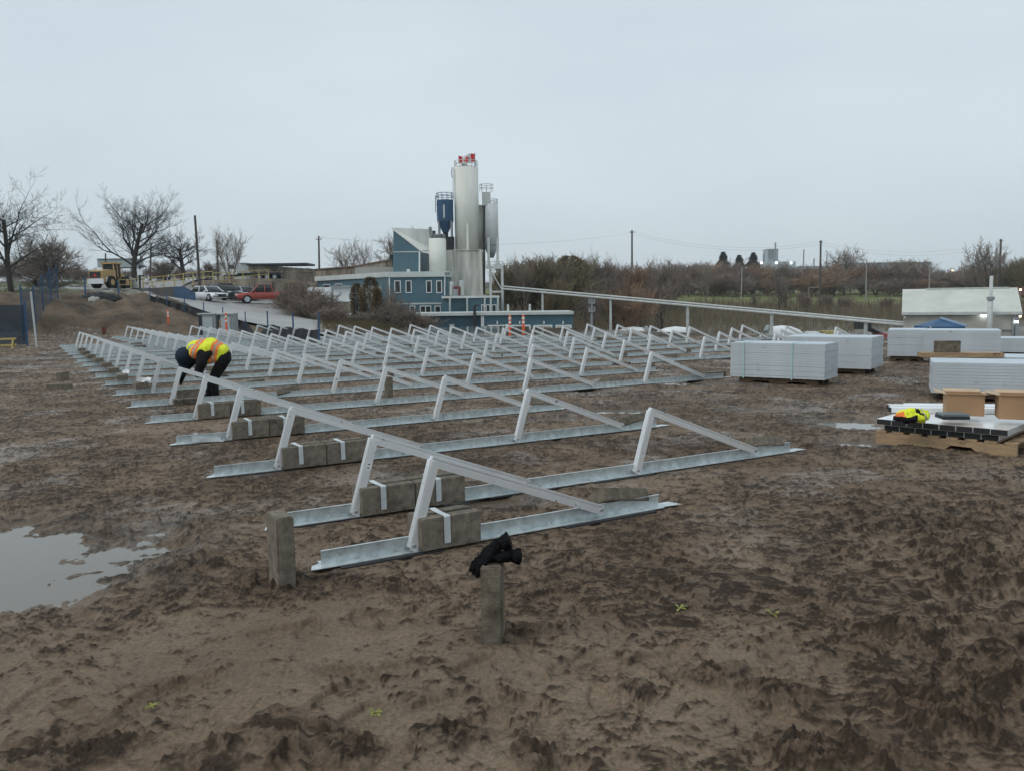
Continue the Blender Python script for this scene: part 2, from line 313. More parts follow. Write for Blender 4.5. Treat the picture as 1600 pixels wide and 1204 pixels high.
def mud(x, y):
    """height of the churned mud on the level site, how churned it is, and how far it is under water"""
    wx = x + 0.08 * perlin(x / .4, y / .4, 3) + 0.03 * perlin(x / .11, y / .11, 4)
    wy = y + 0.10 * perlin(x / .5, y / .5, 5) + 0.03 * perlin(x / .13, y / .13, 6)
    r = np.hypot(x, y)
    bias = (-.50 * sst(.5, -.9, x) * sst(4.3, 3.6, r) - .06 * sst(3.3, 2.7, r) * sst(1.2, -.3, x) - .22 * sst(-1.2, -2.6, x) * sst(7, 4.5, r)
            + .12 * sst(.3, 1.5, x) * sst(7, 4, r) + .03 * sst(3.6, 5, r) - .06 - .3 * np.exp(-((x - 1.05) / .42) ** 2 - ((y - 3.35) / .28) ** 2)
            - .4 * np.exp(-((x - .05) / .5) ** 2 - ((y - 3.25) / .22) ** 2))
    area = .40 * perlin(x / 1.5, y / 1.5, 11) + .40 * perlin(wx / .55, wy / .55, 12) + bias + .07
    n = .22 * perlin(wx / .21, wy / .21, 13) + .44 * perlin(wx / .10, wy / .085, 14) + .50 * perlin(wx / .046, wy / .040, 15) + .42 * perlin(wx / .022, wy / .020, 16) + .26 * perlin(wx / .011, wy / .010, 17)
    e = n + .95 * area
    c = sst(-.42, .34, e)
    b1 = np.abs(perlin(wx / .115, wy / .10, 22)); b2 = np.abs(perlin(wx / .055, wy / .048, 23)); b3 = np.abs(perlin(wx / .027, wy / .024, 24)); b4 = perlin(wx / .013, wy / .012, 25)
    clod = .0068 * np.clip(e + .35, 0, 1.2) + (b1 * .0066 + b2 * .0085 + b3 * .0078) * (.10 + .90 * c) + b4 * .0017
    # tyre lugs pressed into the mud on the right
    tr = sst(1.55, 1.9, x - .16 * (y - 3.2)) * sst(3.3, 2.9, x - .16 * (y - 3.2)) * sst(7, 5, y)
    lug = np.maximum(0, np.sin((y * 1.0 - .32 * x + .10 * perlin(x / .35, y / .35, 31)) * 2 * math.pi / .155)) ** 1.5
    h = .012 * perlin(x / 2.6, y / 2.6, 41) + .008 * perlin(x / .9, y / .9, 42) + .006 * perlin(wx / .19, wy / .19, 43) + .0035 * np.abs(perlin(wx / .075, wy / .06, 45)) + .0015 * perlin(x / .03, y / .03, 44)
    h = h + (.25 + .75 * c) * clod * 1.15 - .010 + tr * (lug * .032 - .012) * (.45 + .55 * c)
    c = np.clip(c + .4 * tr * (lug - .45), 0, 1)
    h = h + .014
    fp = np.zeros_like(h); q = random.Random(99)                # boot prints trodden into the mud
    for k in range(260):
        rr_ = 2.3 + 7.5 * q.random() ** 1.2; az = q.uniform(-.62, .62); cx, cy = rr_ * math.sin(az), rr_ * math.cos(az); t = q.uniform(0, 6.28); s0 = q.uniform(.8, 1.05)
        m = (np.abs(x - cx) < .26) & (np.abs(y - cy) < .26); i = np.where(m)
        if not len(i[0]): continue
        X_, Y_ = x[i] - cx, y[i] - cy; u_ = (X_ * math.cos(t) + Y_ * math.sin(t)) / (.15 * s0); v_ = (-X_ * math.sin(t) + Y_ * math.cos(t)) / (.052 * s0 * (1 + .25 * np.clip(u_, -1, 1)))
        d_ = np.sqrt(u_ ** 2 + v_ ** 2) + .12 * perlin(x[i] / .05, y[i] / .05, 91)
        tread = .004 * np.sign(np.sin(u_ * 15)) * (d_ < .9)
        h[i] = h[i] * (1 - .75 * sst(1.05, .8, d_)) + (-.013 * sst(1.05, .82, d_) + tread * .6 + .007 * np.exp(-((d_ - 1.25) / .16) ** 2)) * q.uniform(.6, 1.1)
        c[i] = c[i] * (1 - .45 * sst(1.0, .8, d_)) + .15 * np.exp(-((d_ - 1.2) / .2) ** 2)
    for px_, py_, rx_ in ((439, 912, .10), (771, 1000, .085)):     # mud pushed up round the standing blocks
        g0 = gz(px_, py_); d_ = np.hypot(x - g0.x, y - g0.y - .04); h = h + .015 * np.exp(-((d_ - rx_) / .05) ** 2) * (.6 + .8 * perlin(x / .06, y / .06, 93)); c = np.clip(c + .5 * np.exp(-((d_ - rx_) / .05) ** 2), 0, 1)
    for px_, py_, rx_, hh_ in ((1400, 985, .17, .050), (1345, 1005, .13, .042), (1440, 1010, .15, .040), (430, 1150, .20, .026), (520, 1175, .18, .026), (100, 1185, .26, .030), (330, 1195, .16, .026), (1225, 1090, .13, .040), (1290, 1180, .20, .045), (1480, 1120, .24, .040), (1560, 1060, .2, .045),
                               (830, 1185, .09, .040), (985, 1085, .12, .028), (700, 1150, .13, .024), (1130, 1060, .16, .030), (1550, 900, .3, .040), (1480, 860, .3, .035), (90, 850, .2, .030), (160, 830, .2, .035), (620, 920, .16, .026), (300, 890, .22, .030)):
        g0 = gz(px_, py_); d_ = np.sqrt(((x - g0.x) / rx_) ** 2 + ((y - g0.y) / (rx_ * .8)) ** 2) + .5 * perlin(wx / .12, wy / .12, 95) + .25 * perlin(wx / .04, wy / .04, 96)
        k = sst(1.1, .55, d_); h = h + hh_ * k * (.34 + .55 * b1 + .5 * b2 + .5 * b3); c = np.maximum(c, k * .85)
    wet = np.zeros_like(h)
    for p, rx, ry, dp in PUD:
        e = np.sqrt(((x - p.x) / rx) ** 2 + ((y - p.y) / ry) ** 2) + .30 * perlin(wx / .4, wy / .4, 51) + .20 * perlin(wx / .12, wy / .12, 52) + .10 * perlin(wx / .04, wy / .04, 53)
        k = sst(1.35, .55, e)
        h = h * (1 - .72 * k) - dp * 1.25 * k
        c = c * (1 - .6 * k); wet = np.maximum(wet, sst(1.7, .9, e))
    dx, dy = x - OX, y - OY; a = dx * CT + dy * ST; d = -dx * ST + dy * CT
    near = np.full(x.shape, 9.0)
    for i, di in enumerate(RAILD): near = np.where((a > RAILA[i][0]) & (a < RAILA[i][1]), np.minimum(near, np.abs(d - di)), near)
    flat = sst(.24, .1, near)
    h = np.where(flat > 0, h * (1 - flat) + np.minimum(h, .004) * flat, h)
    return h, np.clip(c * (.40 + .78 * sst(-.35, .25, .6 * perlin(wx / .14, wy / .12, 61) + .7 * perlin(wx / .05, wy / .04, 62) + .4 * perlin(wx / .02, wy / .018, 63))), 0, 1), wet

def build_ground():
    ang = np.concatenate([np.linspace(-180, -48, 45, endpoint=False), np.linspace(-48, -37, 60, endpoint=False), np.linspace(-37, 37, 1080, endpoint=False),
                          np.linspace(37, 48, 60, endpoint=False), np.linspace(48, 180, 46)])[:-1]
    ang = np.radians(ang)
    rr = [0.25, 0.7, 1.2, 1.6]
    r = 1.85
    while r < 980:
        rr.append(r); r += max(.006, min(r * r / 2100, r * (.021 if r > 75 or r < 36 else .009)))
    rr = np.array(rr); na, nr = len(ang), len(rr)
    X = rr[:, None] * np.sin(ang)[None]; Y = rr[:, None] * np.cos(ang)[None]
    H = base_h(X, Y)
    o = outside(X, Y)
    near = (rr < 62)[:, None] & (o < 12)
    idx = np.where(near)
    mh, mc, mw = mud(X[idx], Y[idx]); WET = np.zeros_like(H); WET[idx] = mw
    fade = sst(10, 2, o[idx]); H[idx] += mh * fade
    C = np.zeros_like(H); C[idx] = mc
    # slopes and rough ground outside the site
    far = (o > 2) & (rr < 140)[:, None]; fi = np.where(far)
    H[fi] += (.22 * perlin(X[fi] / 3.0, Y[fi] / 4.0, 61) + .30 * np.abs(perlin((X[fi] + Y[fi] * .5) / 1.5, Y[fi] / 5.0, 62)) + .08 * perlin(X[fi] / .6, Y[fi] / .6, 63)) * sst(1, 5, o[fi]) * (.15 + 1.1 * sst(-.36, -.42, X[fi] / np.maximum(Y[fi], .1)))
    me = bpy.data.meshes.new('ground')
    nv = nr * na + 1
    co = np.zeros((nv, 3)); co[0] = (0, 0, 0.0); co[1:, 0] = X.ravel(); co[1:, 1] = Y.ravel(); co[1:, 2] = H.ravel()
    me.vertices.add(nv); me.vertices.foreach_set('co', co.ravel())
    i = np.arange(nr - 1)[:, None] * na; j = np.arange(na)[None]; j2 = (j + 1) % na
    q = np.stack([1 + i + j, 1 + i + na + j, 1 + i + na + j2, 1 + i + j2], axis=-1).reshape(-1, 4)[:, ::1]
    tri = np.stack([np.zeros(na, int), 1 + np.arange(na), 1 + (np.arange(na) + 1) % na], axis=-1)
    loops = np.concatenate([q.ravel(), tri.ravel()]); nq, ntri = len(q), len(tri)
    me.loops.add(len(loops)); me.loops.foreach_set('vertex_index', loops.astype(np.int32))
    me.polygons.add(nq + ntri)
    ls = np.concatenate([np.arange(nq) * 4, nq * 4 + np.arange(ntri) * 3]).astype(np.int32)
    me.polygons.foreach_set('loop_start', ls)
    me.polygons.foreach_set('use_smooth', np.ones(nq + ntri, bool))
    # real ground colours: mud, bare dirt bank, grass, gravel yard, winter scrub, field
    x, y = X.ravel(), Y.ravel(); oo = o.ravel(); cc = C.ravel()
    k1 = perlin(x / 3.1, y / 3.1, 71); k2 = perlin(x / .7, y / .7, 72); k3 = perlin(x / .16, y / .16, 73)
    film = np.array([.208, .152, .106]); clodc = np.array([.049, .0345, .0245]); warm = np.array([.146, .096, .062])
    col = film[None] * (1 + .16 * k1 + .14 * k2 + .10 * k3)[:, None]
    wmix = sst(.0, .6, perlin(x / 1.7, y / 1.7, 74))[:, None] * .5
    col = col * (1 - wmix) + warm[None] * wmix
    cl = clodc[None] * (1 + .25 * k2 + .2 * k3)[:, None]
    mixc = np.clip(cc * 1.05, 0, 1)[:, None]
    col = col * (1 - mixc) + cl * mixc
    dirt = np.array([.108, .076, .050]); grass = np.array([.085, .095, .038]); yard = np.array([.20, .19, .17]); scrub = np.array([.060, .052, .032]); field = np.array([.150, .165, .055])
    paved = np.array([.26, .25, .235])
    reg = [(dirt, [(160, 482, 52), (60, 500, 45), (120, 503, 46), (250, 500, 50), (310, 512, 47), (200, 464, 66), (240, 472, 60), (380, 500, 60), (450, 520, 55), (20, 520, 34), (20, 500, 40), (120, 474, 58), (380, 440, 102), (440, 439, 102), (500, 440, 104), (480, 450, 100)]),
           (grass, [(0, 462, 70), (-60, 470, 60), (60, 462, 75), (0, 450, 100), (60, 450, 110), (130, 446, 120), (0, 446, 200), (500, 506, 74), (560, 512, 68), (620, 520, 64), (300, 440, 200)]),
           (paved, [(150, 453, 95), (220, 448, 100), (330, 441, 112), (300, 470, 84), (400, 474, 88), (470, 478, 88), (480, 495, 78), (380, 488, 72), (350, 474, 94)]),
           (yard, [(700, 560, 70), (900, 562, 75), (800, 562, 95), (1000, 550, 90), (1200, 545, 108), (1300, 540, 110), (1450, 536, 78), (1600, 536, 80)]),
           (scrub, [(820, 500, 135), (1000, 490, 150), (1000, 478, 168), (1200, 480, 158), (1400, 480, 165), (1600, 476, 175), (1900, 470, 175), (700, 470, 150), (500, 450, 160), (1250, 444, 600), (1450, 428, 760), (900, 450, 600), (1800, 440, 700), (300, 440, 600)]),
           (field, [(1000, 466, 238), (1200, 465, 242), (1400, 465, 245), (1100, 474, 196), (1300, 474, 198), (1000, 470, 215), (1200, 469, 215), (1400, 468, 225), (1600, 464, 230), (1900, 460, 230), (1000, 468, 250), (1400, 466, 255)])]
    sites = []; sc = []
    for cl_, ps in reg:
        for p_ in ps:
            w_ = at(*p_); sites.append((w_.x, w_.y)); sc.append(cl_)
    sites = np.array(sites); sc = np.array(sc)
    om = np.where(oo > 1)[0]
    for c0 in range(0, len(om), 20000):
        kk = om[c0:c0 + 20000]
        jx = x[kk] + 1.8 * k1[kk] + .8 * k2[kk]; jy = y[kk] + 3.0 * perlin(x[kk] / 4, y[kk] / 4, 75)
        d = np.hypot(jx[:, None] - sites[None, :, 0], jy[:, None] - sites[None, :, 1])
        w = 1 / (d ** 5 + 1e-3); w /= w.sum(1, keepdims=True)
        cf = (w @ sc) * (1 + .34 * k2[kk] + .22 * k3[kk] + .30 * k1[kk] + .55 * perlin((x[kk] + y[kk] * .5) / 1.5, y[kk] / 5.0, 76))[:, None]
        t = sst(1.5, 5, oo[kk] + .8 * k2[kk])[:, None]
        col[kk] = col[kk] * (1 - t) + cf * t
    wet = np.where(oo < 4, 1.0, 0.25)
    at1 = me.attributes.new('ground_colour', 'FLOAT_COLOR', 'POINT')
    rgba = np.ones((nv, 4)); rgba[1:, :3] = np.clip(col, .005, 1); rgba[0, :3] = film
    rgba[1:, 3] = np.clip((1 - .75 * cc) * wet * (.10 + .75 * sst(3.5, 6.5, np.hypot(x, y)) * sst(.05, .5, perlin(x / .9, y / .9, 77) + .5 * perlin(x / .25, y / .25, 78))) + .4 * WET.ravel(), 0, 1)
    rgba[1:, :3] *= (1 - .25 * WET.ravel())[:, None]
    at1.data.foreach_set('color', rgba.ravel())
    me.update(calc_edges=True); me.validate()
    m = bpy.data.materials.new('wet_mud_ground'); m.use_nodes = True; t = m.node_tree; b = t.nodes['Principled BSDF']
    a = t.nodes.new('ShaderNodeAttribute'); a.attribute_name = 'ground_colour'
    g = t.nodes.new('ShaderNodeNewGeometry')
    n = t.nodes.new('ShaderNodeTexNoise'); n.inputs['Scale'].default_value = 62; n.inputs['Detail'].default_value = 6; n.inputs['Roughness'].default_value = .7
    r = t.nodes.new('ShaderNodeMapRange'); r.inputs['From Min'].default_value = .3; r.inputs['From Max'].default_value = .7; r.inputs['To Min'].default_value = .62; r.inputs['To Max'].default_value = 1.38
    mu = t.nodes.new('ShaderNodeVectorMath'); mu.operation = 'SCALE'
    rg = t.nodes.new('ShaderNodeMapRange'); rg.inputs['To Min'].default_value = .80; rg.inputs['To Max'].default_value = .24
    n2 = t.nodes.new('ShaderNodeTexNoise'); n2.inputs['Scale'].default_value = 48; n2.inputs['Detail'].default_value = 8; n2.inputs['Roughness'].default_value = .72
    bp = t.nodes.new('ShaderNodeBump'); bp.inputs['Strength'].default_value = .8; bp.inputs['Distance'].default_value = .014
    L = t.links.new
    L(g.outputs['Position'], n.inputs['Vector']); L(g.outputs['Position'], n2.inputs['Vector'])
    L(n.outputs['Fac'], r.inputs['Value']); L(a.outputs['Color'], mu.inputs[0]); L(r.outputs['Result'], mu.inputs['Scale'])
    L(mu.outputs['Vector'], b.inputs['Base Color']); L(a.outputs['Alpha'], rg.inputs['Value']); L(rg.outputs['Result'], b.inputs['Roughness'])
    L(n2.outputs['Fac'], bp.inputs['Height']); L(bp.outputs['Normal'], b.inputs['Normal'])
    sp = t.nodes.new('ShaderNodeMapRange'); sp.inputs['To Min'].default_value = .14; sp.inputs['To Max'].default_value = .5; L(a.outputs['Alpha'], sp.inputs['Value']); L(sp.outputs['Result'], b.inputs['Specular IOR Level'])
    me.materials.append(m)
    o_ = link('ground', me); tag(o_, 'brown churned wet mud of the site and land beyond', 'ground', kind='structure')
build_ground()

def build_water():
    m = bpy.data.materials.new('muddy_water'); m.use_nodes = True; b = m.node_tree.nodes['Principled BSDF']
    b.inputs['Base Color'].default_value = (.165, .148, .125, 1); b.inputs['Roughness'].default_value = .03; b.inputs['IOR'].default_value = 1.33
    t = m.node_tree; n = t.nodes.new('ShaderNodeTexNoise'); n.inputs['Scale'].default_value = 9; bp = t.nodes.new('ShaderNodeBump'); bp.inputs['Strength'].default_value = .05; bp.inputs['Distance'].default_value = .01
    g = t.nodes.new('ShaderNodeNewGeometry'); t.links.new(g.outputs['Position'], n.inputs['Vector']); t.links.new(n.outputs['Fac'], bp.inputs['Height']); t.links.new(bp.outputs['Normal'], b.inputs['Normal'])
    mb = MB()
    c = [ad(-9, -5), ad(24, -5), ad(24, 40), ad(-9, 40)]
    mb.quad([(p.x, p.y, WATER_Z) for p in c])
    tag(mb.build('puddle_water', m), 'muddy rain water lying in the puddles on the mud', 'water', kind='structure')
build_water()

def drape(name, left, right, m, label, lift=.05, n=24, cat='road'):
    """a paved strip between two edge lines, laid on the land"""
    def res(l):
        l = [Vector(p) for p in l]; s = [0]
        for p, q in zip(l, l[1:]): s.append(s[-1] + (q - p).length)
        o = []
        for k in range(n + 1):
            d = s[-1] * k / n
            for j in range(len(l) - 1):
                if d <= s[j + 1] + 1e-9:
                    o.append(l[j].lerp(l[j + 1], (d - s[j]) / max(1e-6, s[j + 1] - s[j]))); break
        return o
    a, b = res(left), res(right); mb = MB(); w = 10
    P = [[p.lerp(q, k / w) for k in range(w + 1)] for p, q in zip(a, b)]
    vs = [(p.x, p.y, T(p.x, p.y) + lift) for row in P for p in row]
    fs = [(i * (w + 1) + j, i * (w + 1) + j + 1, (i + 1) * (w + 1) + j + 1, (i + 1) * (w + 1) + j) for i in range(n) for j in range(w)]
    mb.add(vs, fs); o = mb.build(name, m, smooth=True)
    tag(o, label, cat, kind='structure'); return o
M['paving'] = mat('pale_wet_paving', (0.30, 0.29, 0.275), 0.45, 0, 0.18, 0.25)
M['road'] = mat('pale_wet_road', (0.34, 0.33, 0.32), 0.4, 0, 0.14, 0.2)
drape('road', [on(-400, 92), on(60, 90), on(150, 84), on(240, 70)], [on(-400, 100), on(60, 99), on(160, 96), on(252, 84)], M['road'], 'pale wet road curving along the top of the dirt bank', .14)
drape('parking_lot', [on(250, 84), hit(300, 484), hit(345, 497), hit(395, 509), hit(450, 520), hit(500, 528)], [on(262, 96), on(420, 97), on(478, 88), hit(500, 497), hit(550, 512), hit(590, 520)], M['paving'], 'pale wet parking area sloping down beside the dirt bank', .16)
drape('upper_yard', [on(165, 98), on(215, 96), on(280, 98)], [on(180, 130), on(270, 130), on(400, 125)], M['paving'], 'pale paved upper yard behind the yellow railings', .22)
# ------------------------------------------------------------------ mounting frames
ORD = ['first', 'second', 'third', 'fourth', 'fifth', 'sixth', 'seventh', 'eighth', 'ninth', 'tenth', 'eleventh', 'twelfth', 'thirteenth', 'fourteenth', 'fifteenth',
       'sixteenth', 'seventeenth', 'eighteenth', 'nineteenth', 'twentieth', 'twenty-first', 'twenty-second']
NUMW = ['no', 'one', 'two', 'three', 'four', 'five', 'six', 'seven', 'eight', 'nine']
RP, LEGX, LEGZ, BEX = 2.4579, 0.1511, 0.5227, 1.3925
ROWS = {1: (1, 1), 2: (1, 2), 3: (1, 2), 4: (1, 2), 5: (1, 4), 6: (1, 4), 7: (1, 8), 8: (1, 9), 9: (1, 9), 10: (1, 9), 11: (1, 8), 12: (1, 8), 13: (1, 8), 14: (1, 7), 15: (1, 6), 16: (1, 6), 17: (1, 5),
        18: (2, 4), 19: (2, 4), 20: (2, 3), 21: (2, 2)}
def profile_bar(mb, p0, p1, prof, side=Vector((0, 1, 0))):
    """extrude a closed profile (across, up) from p0 to p1; 'across' runs along side"""
    p0, p1 = Vector(p0), Vector(p1); d = (p1 - p0).normalized(); u = side; w = u.cross(d).normalized()
    if w.z < 0: w = -w
    mb.prism([p0 + u * a + w * b for a, b in prof], p1 - p0)
def slotted(w, h, g=.009, s=.016):                              # box with two grooves along its top edge and one on the near side
    x, z = w / 2, h / 2
    return [(-x, -z), (x, -z), (x, z), (x * .62, z), (x * .62, z - s), (x * .62 - g, z - s), (x * .62 - g, z), (-x * .62 + g, z), (-x * .62 + g, z - s), (-x * .62, z - s), (-x * .62, z), (-x, z),
            (-x, z * .62), (-x + .010, z * .62), (-x + .010, z * .22), (-x, z * .22)]
def leg_mesh():
    mb = MB(); p0, p1 = Vector((0.0, -.030, .032)), Vector((LEGX, -.030, LEGZ + .012))
    d = (p1 - p0).normalized(); w = Vector((-d.z, 0, d.x))
    prof = slotted(.042, .050)
    mb.prism([p0 + Vector((0, 1, 0)) * a + w * b for a, b in prof], p1 - p0)
    # thin front flange plate
    e = Vector((0, -.0235, 0)); f = Vector((0, -.003, 0))
    a = [p0 + e + w * .020 - d * .012, p0 + e - w * .034 - d * .012, p1 + e - w * .034 - d * .004, p1 + e + w * .014 - d * .004]
    mb.prism(a, f)
    return mb
def beam_mesh():
    mb = MB(); p0, p1 = Vector((LEGX - .012, -.030, LEGZ + .008)), Vector((BEX, -.030, .062))
    profile_bar(mb, p0, p1, slotted(.038, .062))
    return mb
def bolt_mesh(pts):
    mb = MB()
    for (x, y, z) in pts: mb.tube([(x, y, z), (x, y - .010, z)], .0095, 6); mb.tube([(x, y - .010, z), (x, y - .017, z)], .005, 6)
    return mb
ME = {}
def shared(key, fn, mats, smooth=False):
    if key not in ME:
        o = fn().build(key, mats, smooth=smooth, off=(0, 0, 0)); ME[key] = o.data; bpy.data.objects.remove(o)
    return ME[key]
leg_me = shared('leg', leg_mesh, M['alu']); beam_me = shared('sloping_beam', beam_mesh, M['alu'])
bolt_leg_me = shared('bolt', lambda: bolt_mesh([(.004, -.0565, .048)]), M['bolt'])
bolt_beam_me = shared('bolt_beam', lambda: bolt_mesh([(BEX - .02, -.049, .068)]), M['bolt']); bolt_beam_me.name = 'bolt'
def rail_mesh(L):
    mb = MB()
    prof = [(-.072, .012), (.072, .012), (.072, .016), (.004, .016), (.004, .095), (-.012, .095), (-.012, .091), (-.003, .091), (-.003, .016), (-.072, .016)]
    mb.prism([(0.05, a, b) for a, b in prof], (L - .05, 0, 0))
    mb.prism([(-.03, -.072, .0125), (.05, -.072, .0125), (.05, .03, .0125), (-.005, .0, .0125)], (0, 0, .004))
    mb.prism([(L, -.05, .0125), (L + .16, -.062, .0125), (L + .13, .04, .0125), (L, .05, .0125)], (0, 0, .004))
    return mb
RAIL = {}
for i in range(1, 22):
    j0, j1 = ROWS[i]; d = RAILD[i - 1]
    a0 = -.5269 - .05 + RP * (j0 - 1) + rnd.uniform(-.01, .01); a1 = RP * (j1 - 1) + 1.90; n = j1 - j0 + 1
    o = empty('mounting_frame', ad(a0, d), TH); RAIL[i] = (o, a0)
    lab = {1: 'nearest galvanised rail carrying a single sloping aluminium triangle', 21: 'farthest galvanised rail at the foot of the dirt bank, with one triangle'}.get(
        i, '%s galvanised rail from the front, carrying %s sloping aluminium triangle%s' % (ORD[i - 1], NUMW[n], 's' if n > 1 else ''))
    tag(o, lab, 'mounting frame', 'solar mounting frames laid across the mud')
    me = shared('rail%.3f' % (a1 - a0), lambda: rail_mesh(a1 - a0), M['galv']); me.name = 'base_rail'
    link('base_rail', me, o, (0, 0, 0))
    for j in range(j0, j1 + 1):
        x = RP * (j - 1) - a0
        lg = link('leg', leg_me, o, (x, 0, 0), (rnd.uniform(-.006, .006), 0, rnd.uniform(-.03, .03))); bm_ = link('sloping_beam', beam_me, o, (x + rnd.uniform(-.008, .008), 0, 0), (0, rnd.uniform(-.006, .006), rnd.uniform(-.006, .006)))
        if i <= 5:
            link('bolt', bolt_leg_me, lg, (0, 0, 0)); link('bolt', bolt_beam_me, bm_, (0, 0, 0))
        if i == 2 and j == 1:                                    # maker's sticker on the second leg
            q = MB(); d_ = Vector((LEGX, 0, LEGZ)).normalized(); w_ = Vector((-d_.z, 0, d_.x)); p_ = Vector((LEGX * .62, -.0568, LEGZ * .62)); q.prism([p_ + w_ * .012, p_ - w_ * .028, p_ - w_ * .028 + d_ * .062, p_ + w_ * .012 + d_ * .062], (0, -.0006, 0))
            for k_ in (.012, .036): r_ = p_ + d_ * k_; q.prism([r_ + w_ * .002, r_ - w_ * .012, r_ - w_ * .012 + d_ * .008, r_ + w_ * .002 + d_ * .008], (0, -.0009, 0), 1)
            q.build('sticker', [M['white_paint'], M['dark']], lg, loc=(0, 0, 0), off=(0, 0, 0))
        for ax, L in ((x - .45, .62), (x + 1.05, .75)):
            q = MB(); s = rnd.uniform(-.03, .02)
            q.prism([(0, -.088 + s, 0), (L, -.085 + s, .001), (L, .085 + s, .001), (0, .09 + s, 0)], (0, 0, .0115))
            q.build('rubber_pad', M['rubber'], o, loc=(ax + rnd.uniform(-.06, .06), 0, 0), off=(0, 0, 0))

# ------------------------------------------------------------------ concrete blocks, straps, brackets
def block_bm(L=.39, H=.19, W=.09, seed=0):
    bm = bmesh.new(); bmesh.ops.create_cube(bm, size=1)
    bmesh.ops.scale(bm, vec=(L, W, H), verts=bm.verts)
    bmesh.ops.bevel(bm, geom=bm.edges[:], offset=.005, segments=2, affect='EDGES')
    bmesh.ops.subdivide_edges(bm, edges=bm.edges[:], cuts=7, use_grid_fill=True)
    co = np.array([v.co[:] for v in bm.verts]); q = np.abs(co) / np.array([L / 2, W / 2, H / 2]); gap = (np.array([L / 2, W / 2, H / 2]) - np.abs(co)); gap.sort(axis=1)
    edge = np.clip(1 - gap[:, 1] / .016, 0, 1)                  # chipped, worn edges and a pitted face
    ch = np.maximum(0, perlin((co[:, 0] + co[:, 2] * .7) / .035 + seed, (co[:, 1] + co[:, 2]) / .035, 5 + seed) - .12) * .016 * edge + .0012 * edge
    pit = .0007 * perlin(co[:, 0] / .02 + co[:, 1] / .013, co[:, 2] / .02 + seed, 9)
    for v, c_, p_ in zip(bm.verts, ch, pit):
        v.co -= v.co.normalized() * float(c_) - Vector((0, float(p_), 0))
    me = bpy.data.meshes.new('concrete_block'); bm.to_mesh(me); bm.free(); return me
blk = block_bm(); blk.materials.append(M['block']); blkw = block_bm(seed=5); blkw.materials.append(M['block_wet'])
BG = 'loose concrete ballast blocks on the site'
def block(loc, rz=0.0, rx=0.0, ry=0.0, label='', me=None, group=BG):
    o = link('concrete_block', me or blk, None, loc)
    o.rotation_mode = 'XYZ'
    o.rotation_euler = (Matrix.Rotation(rz, 3, 'Z') @ Euler((rx, ry, 0)).to_matrix()).to_euler()
    return tag(o, label, 'concrete block', group)
def strap_mesh():
    mb = MB(); pts = [(-.116, .045), (-.114, .12), (-.1125, .200), (-.105, .2065), (-.06, .2035), (0, .2025), (.06, .2035), (.105, .2055), (.1125, .200), (.115, .09)]
    for k in range(len(pts) - 1):
        (u0, z0), (u1, z1) = pts[k], pts[k + 1]; n = Vector((0, -(z1 - z0), u1 - u0)).normalized() * .0022
        mb.prism([(-.020, u0, z0), (.020, u0, z0), (.020, u0 + n.y, z0 + n.z), (-.020, u0 + n.y, z0 + n.z)], (0, u1 - u0, z1 - z0))
    return mb
strap_me = shared('strap', strap_mesh, M['strap'])
def strapped(i, n, a=.035):
    d = RAILD[i - 1]; wh = 'nearest rail' if i == 1 else '%s rail' % ORD[i - 1]
    for k in range(n):
        c = a + .195 + k * .394; end = '' if n == 1 else (', beside the leg' if k == 0 else ', farther from the leg')
        for s, nm in ((-1, 'near'), (1, 'far')):
            t = rnd.uniform(-.004, .004)
            block(ad(c, d + s * .061, .017 + .095), TH + t, 0, 0, 'strapped block on the %s side of the %s%s' % (nm, wh, end), rnd.choice((blk, blkw)), 'strapped ballast blocks on the front rails')
        o = link('strap', strap_me, None, ad(c - .03 + rnd.uniform(-.02, .02), d, .006)); o.rotation_euler = (0, 0, TH + rnd.uniform(-.03, .03)); o.name = 'metal_strap'
        tag(o, 'bent metal strap over the block pair on the %s%s' % (wh, end), 'strap', 'metal straps over the ballast blocks')
strapped(1, 1)
for i in (2, 3, 4, 5): strapped(i, 2)
# sixth rail: pair being placed
block(ad(.30, RAILD[5] + .075, .115), TH, R(-6), 0, 'concrete block the worker is leaning against the sixth rail', blkw)
block(ad(.22, RAILD[5] - .12, .055), TH + .03, R(90), 0, 'concrete block lying flat in front of the sixth rail', blkw)
# standing blocks
p = gz(439, 916); block((p.x, p.y + .03, .185), R(-58), 0, R(90), 'concrete block standing on end alone near the left puddle', blk)
p = gz(771, 1004); SB = Vector((p.x, p.y + .04, .157)); block(SB, R(-4) + R(90), R(-1.2), R(90), 'concrete block standing on end with the black gloves on top', blkw)
p = ad(.27 + RP, RAILD[4] + .16, .19); block(p, R(20) + R(90), 0, R(90), 'concrete block standing on end beside the fifth rail', blkw)
# lying behind the foot of beams
for i, j in ((1, 1), (2, 2), (3, 2), (4, 2)):
    ry = {1: 8, 2: 4, 3: -6, 4: 5}[i]
    block(ad(RP * (j - 1) + 1.62, RAILD[i - 1] + .085, .088), TH + R(rnd.uniform(-6, 6)), R(62), R(ry),
          'concrete block tilted behind the beam foot at the end of the %s' % ('nearest rail' if i == 1 else ORD[i - 1] + ' rail'), blkw if i % 2 else blk)
for i in range(5, 17):
    for j in range(ROWS[i][0], ROWS[i][1] + 1):
        if j == ROWS[i][1] and i in (5, 6) or rnd.random() < .52:
            block(ad(RP * (j - 1) + 1.58 + rnd.uniform(-.1, .25), RAILD[i - 1] + rnd.uniform(.08, .2), .07), TH + rnd.uniform(-.5, .5), R(rnd.choice((90, 60, 70))), R(rnd.uniform(-9, 9)),
                  'concrete block behind the %s rail at its %s triangle' % (ORD[i - 1], ORD[j - 1]), blkw)
